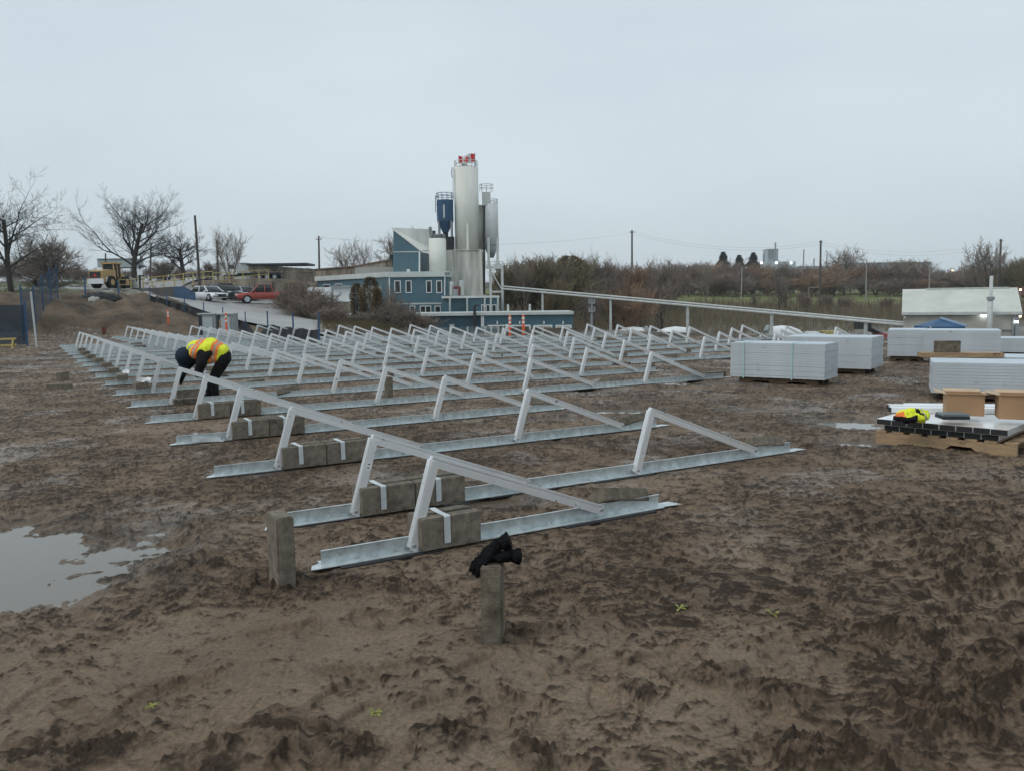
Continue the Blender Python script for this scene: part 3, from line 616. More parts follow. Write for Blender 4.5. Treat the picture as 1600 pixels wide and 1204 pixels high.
# blocks lying across the left ends of the farther rails
for i in range(7, 15):
    block(ad(-.20 + rnd.uniform(-.06, .05), RAILD[i - 1] + rnd.uniform(-.05, .03), .115 + .045), TH + R(90) + rnd.uniform(-.12, .12), R(90), R(0),
          'concrete block lying flat across the left end of the %s rail' % ORD[i - 1], blk if i in (8, 10, 11) else blkw)
block(gz(92, 607) + Vector((0, .03, .045)), R(12), R(90), 0, 'concrete block lying flat alone on the mud by the left edge', blk)
block(gz(88, 596) + Vector((0, .25, .075)), R(95), 0, 0, 'concrete block set square just behind the flat one at the left edge', blk)
def bracket_mesh():
    mb = MB()
    mb.prism([(-.025, -.1, 0), (.025, -.1, 0), (.025, .1, 0), (-.025, .1, 0)], (0, 0, .004))
    mb.prism([(.025, -.1, 0), (.029, -.1, 0), (.029, .1, 0), (.025, .1, 0)], (0, 0, .07))
    mb.prism([(-.029, -.1, 0), (-.025, -.1, 0), (-.025, .1, 0), (-.029, .1, 0)], (0, 0, .05))
    return mb
br_me = shared('bracket', bracket_mesh, M['alu'])
for k, (i, a, du, z, ry, w) in enumerate(((7, -.16, -.07, .212, 0, 'nearer pair, left'), (7, -.07, -.02, .212, .3, 'nearer pair, right'), (8, -.17, .03, .212, .2, 'single, upright'))):
    o = link('angle_bracket', br_me, None, ad(a, RAILD[i - 1] + du, z)); o.rotation_euler = (0, ry, TH + R(12))
    tag(o, ['short shiny bracket on the seventh rail block, left of the pair', 'short shiny bracket on the seventh rail block, right of the pair', 'shiny bracket on top of the eighth rail block'][k], 'bracket', 'loose shiny brackets')
# loose bent angle piece by the fourth rail
mb = MB(); mb.prism([(-.2, -.04, 0), (.12, -.03, 0), (.12, .04, 0), (-.2, .04, 0)], (0, 0, .004)); mb.prism([(-.2, .0, .004), (-.17, .0, .004), (-.19, .02, .09)], (.012, .05, 0)); mb.prism([(-.2, -.04, .004), (.1, -.03, .004), (.1, -.026, .05), (-.2, -.036, .07)], (0, .003, 0))
o = mb.build('angle_bracket', M['galv'], off=(0, 0, 0)); o.location = ad(-.18, RAILD[3] - .1, .02); o.rotation_euler = (0, 0, TH - .5)
tag(o, 'twisted galvanised offcut lying against the fourth rail', 'bracket')
# loose plank-like blocks among the far rails
for k, (px, py) in enumerate(((945, 532), (955, 570), (212, 530))):
    q = gz(px, py); mb = MB(); mb.prism([(-.45, -.1, 0), (.45, -.1, .02), (.45, .1, .02), (-.45, .1, 0)], (0, 0, .04))
    o = mb.build('wooden_board', M['wood_dark'], off=(0, 0, 0)); o.location = q + Vector((0, .1, .05)); o.rotation_euler = (0, R(6), R((-28, -30, -20)[k]))
    tag(o, ['weathered board lying between the rails in the middle of the far rows', 'weathered board lying between the sixth and seventh rails', 'weathered board lying by the far left end of the rows'][k], 'board')

# ------------------------------------------------------------------ smooth bodies (person, gloves, jacket)
def blob(name, parts, voxel, m, smooth_it=4, parent=None, color_fn=None):
    """one continuous surface grown from tapered limbs: parts are (points, radii) chains or ('e', centre, radii, rotation)"""
    bm = bmesh.new()
    for pt in parts:
        if pt[0] == 'e':
            _, c, rad, rot = pt; mt = Matrix.Translation(c) @ (rot.to_4x4() if rot is not None else Matrix.Identity(4)) @ Matrix.Diagonal((*rad, 1))
            bmesh.ops.create_uvsphere(bm, u_segments=20, v_segments=12, radius=1, matrix=mt); continue
        pts, rad = pt
        for k in range(len(pts) - 1):
            a, b = Vector(pts[k]), Vector(pts[k + 1]); n = max(2, int((b - a).length / (min(rad[k], rad[k + 1]) * .45)))
            for s in range(n + 1):
                t = s / n; bmesh.ops.create_uvsphere(bm, u_segments=12, v_segments=8, radius=rad[k] * (1 - t) + rad[k + 1] * t, matrix=Matrix.Translation(a.lerp(b, t)))
    me = bpy.data.meshes.new(name); bm.to_mesh(me); bm.free()
    tmp = bpy.data.objects.new(name, me); COL.objects.link(tmp)
    r = tmp.modifiers.new('r', 'REMESH'); r.mode = 'VOXEL'; r.voxel_size = voxel
    s = tmp.modifiers.new('s', 'SMOOTH'); s.iterations = smooth_it; s.factor = .5
    dg = bpy.context.evaluated_depsgraph_get(); me2 = bpy.data.meshes.new_from_object(tmp.evaluated_get(dg)); bpy.data.objects.remove(tmp)
    me2.name = name; me2.materials.clear()
    for mm in (m if isinstance(m, (list, tuple)) else [m]): me2.materials.append(mm)
    me2.polygons.foreach_set('use_smooth', [True] * len(me2.polygons))
    if color_fn:
        me2.polygons.foreach_set('material_index', [color_fn(p_.center) for p_ in me2.polygons])
    me2.update()
    return link(name, me2, parent)
def crease(me, amp, sc, seed=0):
    n = len(me.vertices); co = np.zeros(n * 3); me.vertices.foreach_get('co', co); co = co.reshape(-1, 3)
    no = np.zeros(n * 3); me.vertices.foreach_get('normal', no); no = no.reshape(-1, 3)
    f = np.abs(perlin(co[:, 0] / sc + co[:, 2] / sc * .7, co[:, 1] / sc + co[:, 2] / sc * .9, 81 + seed)) + .5 * np.abs(perlin(co[:, 0] / sc * 2.3, (co[:, 1] + co[:, 2]) / sc * 2.3, 82 + seed)) - .4
    co += no * (f * amp)[:, None]; me.vertices.foreach_set('co', co.ravel()); me.update()

def make_person():
    fp = gz(327, 623); S = fp.y / (F * 1.0)                       # metres per pixel near the worker
    base = Vector((fp.x, fp.y, 0)); root = empty('person', base)
    tag(root, 'worker bending over the rails in a yellow hi-vis vest and dark clothes', 'person')
    def P(px, py, dy=0.0):                                       # a joint read from the photograph at the worker's distance
        w = at(px, py, fp.y + dy); return w - base
    hipL, hipR = P(351, 560, .10), P(350, 562, -.10)
    chest = P(303, 550); mid = P(330, 545); neck = P(298, 560); head = P(290, 557)
    kneeL, kneeR = P(334, 590, .13), P(333, 592, -.12); ankL, ankR = P(325, 621, .14), P(338, 621, -.10)
    shL, shR = P(310, 556, .17), P(314, 560, -.17)
    elL, elR = P(291, 575, .22), P(309, 585, -.24); wrL, wrR = P(287, 586, .12), P(318, 588, .0)
    handL, handR = P(284, 592, .1), P(325, 590, .06)
    elR = P(310, 583, -.22)
    body = [([hipL, kneeL, ankL], [.105, .075, .055]), ([hipR, kneeR, ankR], [.105, .075, .055]),
            ([P(349, 555), mid, chest], [.122, .130, .130]), ([P(349, 555, .07), P(330, 546, .09), P(304, 552, .11)], [.104, .112, .10]), ([P(349, 555, -.07), P(330, 548, -.09), P(305, 554, -.11)], [.104, .112, .10]),
            ([chest, neck, head], [.12, .075, .07]), ([shL, elL, wrL], [.072, .055, .040]), ([shR, elR, wrR], [.075, .058, .042]),
            ([ankL, ankL + Vector((-.17, -.03, -.03))], [.05, .04]), ([ankR, ankR + Vector((-.17, -.04, -.03))], [.05, .04]),
            ('e', head, (.085, .078, .105), Matrix.Rotation(R(35), 3, 'Y'))]
    b = blob('body', body, .016, M['black_cloth'], 5, root); crease(b.data, .012, .09)
    # vest over the back and sides with orange and silver bands
    ax = (P(352, 552) - P(296, 548)); L = ax.length; ax.normalize(); st = P(296, 548)
    def col(c):
        t = (c - st).dot(ax) / L; y = c.y; z = c.z
        for t0 in (.32 + .10 * math.sin(y * 3) , .80):
            q = abs(t - t0 - (z - .72) * .30)
            if q < .026: return 2
            if q < .105: return 1
        if abs(abs(y) - .13) < .022 and z > .75 and t < .34: return 2
        return 0
    vest = [([P(346, 549), P(330, 541), P(306, 546)], [.122, .136, .142]), ([P(346, 551, .07), P(330, 543, .09), P(306, 549, .12)], [.110, .120, .115]),
            ([P(346, 551, -.08), P(330, 545, -.11), P(307, 551, -.13)], [.112, .120, .115]), ([P(340, 558, -.12), P(322, 562, -.14)], [.075, .075])]
    v = blob('vest', vest, .013, [M['hiviz'], M['hivis_orange'], M['reflect']], 4, root, None); crease(v.data, .012, .08, 3)
    v.data.polygons.foreach_set('material_index', [col(p_.center) for p_ in v.data.polygons])
    # the sleeve hole: dark arm in front of the vest
    s_ = blob('sleeve', [([P(315, 553, -.2), P(316, 566, -.27), elR + Vector((0, -.02, 0))], [.078, .082, .066]), ([P(328, 551, -.20), P(318, 560, -.25)], [.045, .07])], .013, M['black_cloth'], 3, root)
    crease(s_.data, .012, .06, 5)
    # navy hat over a head with a face
    h = blob('hat', [('e', head + Vector((-.01, -.02, .01)), (.142, .125, .14), None), ([head + Vector((.05, 0, .0)), P(299, 560)], [.11, .085]), ([head + Vector((-.03, 0, -.06)), head + Vector((-.03, 0, -.12))], [.095, .085])], .011, M['navy'], 4, root)
    f_ = blob('face', [('e', head + Vector((-.035, 0, -.115)), (.075, .066, .085), None), ('e', head + Vector((-.10, 0, -.13)), (.018, .014, .022), None), ([head + Vector((-.07, -.03, -.185)), head + Vector((-.07, .03, -.185))], [.01, .01])], .008, M['skin'], 2, root)
    mb = MB()
    for s in (-1, 1): mb.tube([head + Vector((-.10, s * .03, -.105)), head + Vector((-.112, s * .03, -.106))], .009, 8)
    mb.build('eyes', M['dark'], f_, off=(0, 0, 0))
    # gloved hands: palm, four unequal bent fingers and a thumb
    for hand, wr, n in ((handL, wrL, 0), (handR, wrR, 1)):
        d = (hand - wr).normalized(); side = Vector((0, 1, 0)); dn = d.cross(side).normalized()
        parts = [([wr, wr + d * .05, wr + d * .085], [.034, .036, .036])]
        for k, (o_, ln) in enumerate(((-.030, .060), (-.010, .072), (.011, .067), (.031, .052))):
            b0 = wr + d * .095 + side * o_; b1 = b0 + d * ln * .5 + dn * .008; b2 = b1 + d * ln * .38 + dn * .022
            parts.append(([b0 - d * .03, b0, b1, b2], [.011, .0105, .010, .0085]))
        parts.append(([wr + d * .03 - side * .030, wr + d * .06 - side * .055, wr + d * .09 - side * .060 + dn * .012], [.013, .0115, .010]))
        blob('hand', parts, .0055, M['glove'], 2, root)
make_person()

def make_gloves():
    top = SB + Vector((0, 0, .197)); by = top.y
    def W(px, py, dy=0.0): return at(px, py, by + dy)
    def glove(cuff, wrist, palms, fingers, thumb, label, seed):
        parts = [([cuff[0], cuff[0].lerp(wrist, .3), cuff[0].lerp(wrist, .45), wrist], [.031, .029, .026, .026]), ([cuff[1], cuff[1].lerp(wrist, .3), wrist], [.029, .027, .024])]
        for p_ in palms: parts.append(([wrist, p_], [.028, .022]))
        for p_, ch in zip(palms, fingers): parts.append(([p_] + ch, [.0175, .0155, .0140, .0115][:len(ch) + 1]))
        parts.append((thumb, [.017, .014, .011]))
        o = blob('glove', parts, .0032, M['glove'], 3); crease(o.data, .0095, .055, seed)
        crease(o.data, .0042, .022, seed + 4)
        crease(o.data, .0012, .008, seed + 2)
        bm = bmesh.new(); bm.from_mesh(o.data); cc_ = (cuff[0] + cuff[1]) / 2; dd_ = (cc_ - wrist).normalized()
        r_ = bmesh.ops.bisect_plane(bm, geom=bm.verts[:] + bm.edges[:] + bm.faces[:], plane_co=cc_ + dd_ * .004, plane_no=dd_, clear_outer=True)
        ed_ = [g for g in r_['geom_cut'] if isinstance(g, bmesh.types.BMEdge)]
        bmesh.ops.holes_fill(bm, edges=ed_); bm.to_mesh(o.data); bm.free()
        return tag(o, label, 'glove', 'black work gloves on the standing block')
    # lower glove: cuff to the right, palm flat on the block, fingers reaching back left
    pal = [W(783, 871, .05), W(782, 871, .02), W(782, 870, -.01), W(783, 870, -.035)]
    fin = [[W(773, 871, .055), W(765, 871, .06)], [W(772, 871.5, .02), W(763, 872, .02)], [W(772, 871, -.012), W(764, 872, -.015)], [W(774, 871, -.04), W(767, 872, -.045)]]
    glove([W(814, 866, .03), W(809, 871, -.02)], W(797, 866, .0), pal, fin, [W(793, 868, -.03), W(785, 872, -.055), W(779, 873, -.06)], 'lower black knit glove lying across the standing block, cuff to the right', 7)
    # upper glove: cuff high on the right, hand draped over the left edge, fingers hanging down
    pal = [W(757, 866, .05), W(757, 868, .022), W(759, 870, -.008), W(762, 871, -.036)]
    fin = [[W(746, 874, .05), W(739, 882, .05), W(736, 889, .05)], [W(747, 876, .018), W(742, 886, .012), W(740, 894, .01)], [W(750, 879, -.016), W(747, 889, -.022), W(746, 898, -.024)], [W(754, 881, -.046), W(752, 890, -.052), W(752, 898, -.054)]]
    glove([W(796, 839, .03), W(793, 846, -.01)], W(778, 850, .01), pal, fin, [W(770, 862, -.03), W(763, 872, -.06), W(759, 879, -.068)], 'upper black knit glove draped over the left edge of the standing block', 11)
make_gloves()

# ------------------------------------------------------------------ weeds
def weed(px, py, n, sz, label):
    q = gz(px, py, .015); mb = MB(); r = random.Random(px)
    for k in range(n):
        a = r.uniform(0, 6.28); l = sz * r.uniform(.6, 1.1); up = r.uniform(.2, .9); w = sz * .10
        l *= 1.35; d = Vector((math.cos(a), math.sin(a), up)).normalized(); s = Vector((-math.sin(a), math.cos(a), 0)) * w * 1.6
        p0 = q; p1 = q + d * l * .55; p2 = q + d * l + Vector((0, 0, -l * .25))
        mb.add([p0 - s * .4, p0 + s * .4, p1 + s, p1 - s, p2], [(0, 1, 2, 3), (3, 2, 4)])
    o = mb.build('weed', M['weed'], off=q); o.location = q
    tag(o, label, 'weed', 'small yellow-green weeds in the mud')
weed(236, 1104, 20, .024, 'small yellow weed in smooth mud near the lower left corner')
weed(587, 1113, 16, .026, 'straggly green-yellow weed in churned mud before the gloved block')
weed(1208, 960, 6, .038, 'tiny yellow weed in the mud right of the gloved block')
weed(1062, 950, 8, .04, 'low greenish weed patch right of the gloved block')
# ------------------------------------------------------------------ stacks of panels and pallets on the right
def panel_mesh(L, W, t):
    mb = MB(); f = .03; e = .0012
    mb.box(0, L, 0, W, .0006, t * .72, 0)                                   # frame body
    mb.box(.0004, L - .0004, .0004, W - .0004, t * .72, t - e, 0)
    mb.box(f, L - f, f, W - f, t - e + .0001, t - e * .4, 1)
    return mb
PAN = {}
def panel_stack(name, px, py, z0, n, L, W, ang, t=.042, jit=.005, tilt_top=0, straps=None, pallet=True, left=False):
    """corner = near right bottom corner of the stack; L runs back to the left along ang, W runs away"""
    z0g = z0
    c = gz(px, py, z0)
    if left: c = c + Vector((math.cos(ang), math.sin(ang), 0)) * L
    key = (L, W, t)
    if key not in PAN: PAN[key] = shared('panel%.2f%.2f%.3f' % key, lambda: panel_mesh(L, W, t), [M['alu_dull'], M['panel_top']]); PAN[key].name = 'solar_panel'
    for k in range(n):
        o = link('solar_panel', PAN[key], None, None)
        ux = Vector((math.cos(ang), math.sin(ang), 0)); uy = Vector((-ux.y, ux.x, 0))
        s = ux * rnd.uniform(-jit, jit) + uy * rnd.uniform(-jit * .6, jit * .6)
        o.location = c - ux * L + s + Vector((0, 0, k * t)); o.rotation_euler = (0, 0, ang)
        pos = 'bottom' if k == 0 else ('topmost' if k == n - 1 else '%s from the bottom' % ORD[k])
        tag(o, 'grey framed panel, %s in the %s' % (pos, name), 'solar panel', 'grey framed panels in the stack ' + name.replace('stack ', ''))
    if pallet: make_pallet(c - ux * (L * .92) + uy * .10, L * .84, W * .86, ang, z0, 'wooden pallet under the ' + name)
    if straps:
        for k, f in enumerate(straps):
            mb = MB(); q = c - ux * (L * f)
            for (a, b) in ((q - uy * .018 - Vector((0, 0, .02)), q - uy * .018 + Vector((0, 0, n * t + .001))), (q - uy * .018 + Vector((0, 0, n * t + .004)), q + uy * (W + .01) + Vector((0, 0, n * t + .004)))):
                d = b - a; side = ux * .009; th = uy * .003 if abs(d.z) > .01 else Vector((0, 0, .003))
                mb.prism([a - side, a + side, a + side + th, a - side + th], d)
            o = mb.build('packing_strap', M['mint'], off=q); o.location = q
            tag(o, 'pale green packing strap round the %s, %s' % (name, 'right one' if k == 0 else 'left one'), 'packing strap')
    return c, ux, uy
def make_pallet(o0, L, W, ang, h, label):
    root = empty('wooden_pallet', Vector((o0.x, o0.y, 0)), ang); tag(root, label, 'pallet', 'wooden pallets on the mud')
    h = max(h, .1); t = .018
    for y in (0, W / 2 - .04, W - .09):
        mb = MB(); y += .004
        # stringer with two notches
        pts = [(0, 0), (L * .14, 0), (L * .18, h * .42), (L * .38, h * .42), (L * .42, 0), (L * .60, 0), (L * .64, h * .42), (L * .84, h * .42), (L * .88, 0), (L, 0), (L, h - t - .002), (0, h - t - .002)]
        mb.prism([(x, y, z) for x, z in pts], (0, .045, 0)); mb.build('stringer', M['wood_dark'], root, loc=(0, 0, 0), off=(0, 0, 0))
    n = 7; mb = MB()
    for k in range(n):
        x = (L - .1) * k / (n - 1); mb.box(x, x + .095, 0, W, h - t, h - .001)
    mb.build('deck_boards', M['wood'], root, loc=(0, 0, 0), off=(0, 0, 0))
    return root
M['mint'] = mat('mint_strap', (.42, .66, .64), .4, 0, .05)
panel_stack('stack nearest the mounting rails', 1288, 594, .11, 14, 1.60, .80, R(-36), straps=(.33, .85), jit=.006)
panel_stack('stack behind the strapped stack', 1361, 577, .12, 14, 1.62, 1.15, R(-34), jit=.006)
panel_stack('left stack before the blue canopy', 1386, 556, .13, 14, .80, 1.2, R(-26), jit=.008, left=True)
panel_stack('right stack before the blue canopy', 1443, 558, .13, 14, 1.45, 1.2, R(-27), jit=.008, left=True)
panel_stack('low left stack below the pale shed', 1506, 549, .1, 7, .80, 1.1, R(-28), left=True)
panel_stack('low right stack below the pale shed', 1554, 550, .1, 8, 1.55, 1.1, R(-28), left=True)
panel_stack('big stack behind the cardboard boxes', 1455, 613, .12, 10, 1.9, 1.0, R(-25), jit=.004, left=True)
c, ux, uy = panel_stack('stack under the plank', 1462, 588, .12, 8, 2.9, 1.0, R(-25), left=True)
# thick plank resting on the stack behind, with a block on it
pl = at(1440, 556, 13.6); mb = MB(); mb.prism([(0, 0, 0), (1.22, 0, 0), (1.22, .32, 0), (0, .32, 0)], (0, 0, .075))
o = mb.build('wooden_plank', M['wood'], off=(0, 0, 0)); o.location = (pl.x, pl.y, .12 + 8 * .042 + .002); o.rotation_euler = (0, 0, R(-14)); tag(o, 'long thick yellowish plank lying on a panel stack with a block on it', 'plank')
block(Vector((at(1482, 550, pl.y).x, pl.y + .05, .12 + 8 * .042 + .079 + .095)), R(-14), 0, 0, 'dark concrete block sitting on the long yellowish plank', blkw)

# near pallet with aluminium channels, boxes and jacket
gl = gz(1368, 692); ga = math.atan2(gz(1590, 716).y - gl.y, gz(1590, 716).x - gl.x)
gx = Vector((math.cos(ga), math.sin(ga), 0)); gy = Vector((-gx.y, gx.x, 0))
def make_long_pallet():
    root = empty('wooden_pallet', Vector((gl.x, gl.y, 0)), ga); tag(root, 'notched wooden pallet under the aluminium channels, lower right', 'pallet', 'wooden pallets on the mud')
    L, W, h, t = 1.24, 1.0, .135, .02
    for y in (0.0, W / 2, W - .05):
        mb = MB(); pts = [(0, 0), (L * .50, 0), (L * .56, h * .42), (L * .70, h * .42), (L * .76, 0), (L, 0), (L, h - t - .001), (0, h - t - .001)]
        mb.prism([(x, y, z) for x, z in pts], (0, .045, 0)); mb.build('stringer', M['wood'], root, loc=(0, 0, 0), off=(0, 0, 0))
    mb = MB()
    for k in range(8): x = (L - .1) * k / 7; mb.box(x, x + .1, -.004, W, h - t, h)
    mb.build('deck_boards', M['wood'], root, loc=(0, 0, 0), off=(0, 0, 0))
make_long_pallet()
def channel_mesh(w, L, h):
    mb = MB(); t = .0025
    mb.box(0, w, 0, L, h - t, h, 0); mb.box(0, t, 0, L, 0, h - t, 0); mb.box(w - t, w, 0, L, 0, h - t, 0)
    mb.box(t, w - t, -.002, .02, 0.0, h - t - .0005, 1)
    return mb
ch_me = shared('channel', lambda: channel_mesh(.142, 1.0, .052), [M['alu'], M['rubber']]); ch_me.name = 'aluminium_channel'
for lay, (n, x0, y0, z) in enumerate(((7, .07, .03, .137), (8, .01, -.02, .200))):
    for k in range(n):
        o = link('aluminium_channel', ch_me, None, Vector((gl.x, gl.y, z)) + gx * (x0 + k * .1455) + gy * (y0 + rnd.uniform(-.006, .006))); o.rotation_euler = (0, 0, ga + rnd.uniform(-.004, .004))
        tag(o, '%s black-ended aluminium channel from the left in the %s layer on the pallet' % (ORD[k], ('lower', 'upper')[lay]), 'channel', 'aluminium channels in the %s layer' % ('lower', 'upper')[lay])
lb = shared('long_channel', lambda: channel_mesh(.14, 2.3, .05), [M['alu'], M['rubber']]); lb.name = 'long_channel'
for k, (dx, dy) in enumerate(((-.02, .52), (-.10, .70), (.0, .88))):
    o = link('long_channel', lb, None, Vector((gl.x, gl.y, .2545)) + gx * (dx) + gy * (dy)); o.rotation_euler = (0, 0, ga - R(90) + R(34))
    o.location += Vector((0, .14, 0)); tag(o, '%s of the three long aluminium channels lying crosswise on the channel layers' % ('nearest', 'middle', 'farthest')[k], 'channel', 'long aluminium channels on top')
def cardboard_box(px0, px1, pytop, pybot, z0, rz, label, depth=.3, flaps=True):
    b0 = gz(px0, pybot, z0); Lx = (px1 - px0) * b0.y / F; H = (pybot - pytop) * b0.y / F
    root = empty('cardboard_box', b0, rz); tag(root, label, 'box', 'cardboard boxes on the channels')
    mb = MB(); t = .006
    mb.box(0, Lx, 0, t, 0, H); mb.box(0, Lx, depth - t, depth, 0, H); mb.box(0, t, t, depth - t, 0, H); mb.box(Lx - t, Lx, t, depth - t, 0, H); mb.box(t, Lx - t, t, depth - t, 0.001, t)
    mb.build('carton', M['card'], root, loc=(0, 0, 0), off=(0, 0, 0))
    if flaps:
        for pts, v in (([(0.002, 0, H), (-.10, 0, H + .02), (-.10, depth, H + .025), (.002, depth, H)], (0, 0, .004)), ([(Lx - .002, 0, H), (Lx + .13, 0, H + .012), (Lx + .13, depth, H + .02), (Lx - .002, depth, H)], (0, 0, .004)),
                       ([(0, .001, H), (Lx, .001, H), (Lx - .01, -.02, H + .006), (.01, -.02, H + .006)], (0, 0, .004)), ([(0, depth, H), (Lx, depth, H), (Lx, depth + .10, H + .02), (0, depth + .10, H + .02)], (0, 0, .004))):
            q = MB(); q.prism(pts, v); q.build('flap', M['card_in'], root, loc=(0, 0, 0), off=(0, 0, 0))
cardboard_box(1478, 1531, 615, 648, .307, R(-22), 'open cardboard box with spread flaps, left of the two')
cardboard_box(1560, 1640, 617, 654, .307, R(-24), 'scuffed cardboard box cut by the right edge of the picture', flaps=True)
q = gz(1474, 655, .307); mb = MB(); w_ = 40 * q.y / F
mb.box(0, w_, 0, .2, .0, .028, 0); mb.box(.004, w_ - .004, .004, .196, .030, .05, 1); mb.box(-.01, w_ * .8, -.012, .1, .008, .022, 0)
o = mb.build('module_box', [M['dark'], mat('slate_grey', (.16, .20, .22), .35, 0, .08)], off=(0, 0, 0)); o.location = q; o.rotation_euler = (0, 0, R(-6)); tag(o, 'flat dark grey module box lying in front of the cardboard box', 'electrical box')
# crumpled hi-vis jacket
q = gz(1425, 655, .31)
def J(px, py, dy=0.0): return at(px, py, q.y + dy)
jk = [([J(1402, 651), J(1412, 650), J(1424, 652)], [.034, .048, .044]), ([J(1407, 648, .12), J(1422, 645, .12), J(1438, 645, .12)], [.04, .055, .045]), ([J(1426, 652, .02), J(1438, 652, .03), J(1447, 650, .05)], [.04, .05, .036]),
      ([J(1440, 646, .1), J(1448, 647, .1)], [.045, .03]), ([J(1414, 655, -.05), J(1428, 655, -.04)], [.03, .03]), ([J(1396, 654, -.02), J(1404, 654, -.03)], [.012, .02])]
o = blob('hi_vis_jacket', jk, .008, [M['hiviz'], M['black_cloth'], M['hivis_orange'], M['reflect']], 3); crease(o.data, .022, .05, 9)
def jc(c):
    k = (c.x - J(1425, 650).x) / (q.y / F); zz = (c.z - J(1425, 650).z) / (q.y / F)
    if k < 9 and zz < 1.5 + .12 * k and k > -34: return 1
    if k < -14: return 2 if zz > 1 else 1
    if 12 < k < 19 and zz > 2: return 1
    if abs(k - 22) < 1.6: return 3
    return 0
o.data.polygons.foreach_set('material_index', [jc(p_.center) for p_ in o.data.polygons]); tag(o, 'crumpled yellow and black hi-vis jacket thrown on the channels', 'jacket')
# scrap on the mud behind the near pallet
q = gz(1458, 634); mb = MB(); mb.prism([(-.14, -.05, 0), (.12, -.06, 0), (.15, .06, 0), (-.1, .07, 0)], (0, 0, .012)); mb.prism([(-.05, -.02, .012), (.05, -.02, .012), (.05, .03, .012), (-.05, .03, .012)], (0, 0, .03), 1)
o = mb.build('plastic_scrap', [M['white_paint'], M['dark']], off=(0, 0, 0)); o.location = q; tag(o, 'white plastic scrap lying on the mud beside the open box', 'scrap')

# ------------------------------------------------------------------ orange marker posts and stake
def marker_post(px, pytop, pybase, Y, label):
    b = at(px, pybase, Y); b.z = T(b.x, b.y) if outside(np.array([b.x]), np.array([b.y]))[0] > 0 else 0
    t = at(px, pytop, Y).z; h = max(.9, t - b.z); root = empty('delineator_post', b); tag(root, label, 'marker post', 'orange delineator posts')
    mb = MB(); mb.tube([(0, 0, .05), (0, 0, h * .96), (0, 0, h)], [.055, .05, .03], 8); mb.build('post', M['orange'], root, loc=(0, 0, 0), off=(0, 0, 0))
    for k in (.62, .8):
        mb = MB(); mb.tube([(0, 0, h * k), (0, 0, h * k + .1)], .0555, 8); mb.build('white_band', M['white_band'], root, loc=(0, 0, 0), off=(0, 0, 0))
    mb = MB(); mb.tube([(0, 0, 0), (0, 0, .06)], [.2, .17], 8); mb.build('base', M['rubber'], root, loc=(0, 0, 0), off=(0, 0, 0))
marker_post(264, 495, 520, 46, 'orange marker post at the foot of the dirt bank')
marker_post(354, 489, 517, 40.5, 'orange marker post in front of the grey cabinets')
marker_post(797, 496, 526, 34, 'left orange marker post in front of the garage doors')
marker_post(818, 499, 527, 34, 'right orange marker post in front of the garage doors')
b = on(342, 42); mb = MB(); mb.box(-.03, .03, -.02, .02, -.05, 1.0); o = mb.build('wooden_stake', M['wood'], off=(0, 0, 0)); o.location = b; tag(o, 'thin wooden stake beside the grey cabinets', 'stake')
b = gz(163, 524); mb = MB(); mb.box(-.09, .09, -.05, .05, -.05, .42); o = mb.build('wooden_stump', M['rust'], off=(0, 0, 0)); o.location = b; tag(o, 'short brown timber post sticking up behind the far left rails', 'post')
# ------------------------------------------------------------------ batching plant
def PX(px, py, Y): return at(px, py, Y)
def facebox(mb, x0, x1, y0, y1, Y, depth, mi=0, zbot=None):
    """box whose front face spans the picture rectangle at distance Y; real depth behind it"""
    a = at((x0 + x1) / 2, y0, Y).z; b = at((x0 + x1) / 2, y1, Y).z if zbot is None else zbot
    xa = at(x0, (y0 + y1) / 2, Y).x; xb = at(x1, (y0 + y1) / 2, Y).x
    mb.box(xa, xb, Y, Y + depth, b, a, mi)
def window(parent, x0, x1, y0, y1, Y, double=False):
    mb = MB(); a = at(x0, y0, Y); b = at(x1, y1, Y); w = .09; X0, X1, Z0, Z1 = a.x, b.x, b.z, a.z
    mb.box(X0, X1, Y - .06, Y - .002, Z1 - w, Z1); mb.box(X0, X1, Y - .06, Y - .002, Z0, Z0 + w); mb.box(X0, X0 + w, Y - .06, Y - .002, Z0 + w, Z1 - w); mb.box(X1 - w, X1, Y - .06, Y - .002, Z0 + w, Z1 - w)
    if double: xm = (X0 + X1) / 2; mb.box(xm - w / 2, xm + w / 2, Y - .058, Y - .002, Z0 + w, Z1 - w)
    f = mb.build('window', M['white_paint'], parent)
    g = MB(); g.box(X0 + w, X1 - w, Y - .03, Y - .004, Z0 + w, Z1 - w); g.build('pane', M['glass'], f)
YB = 90.0
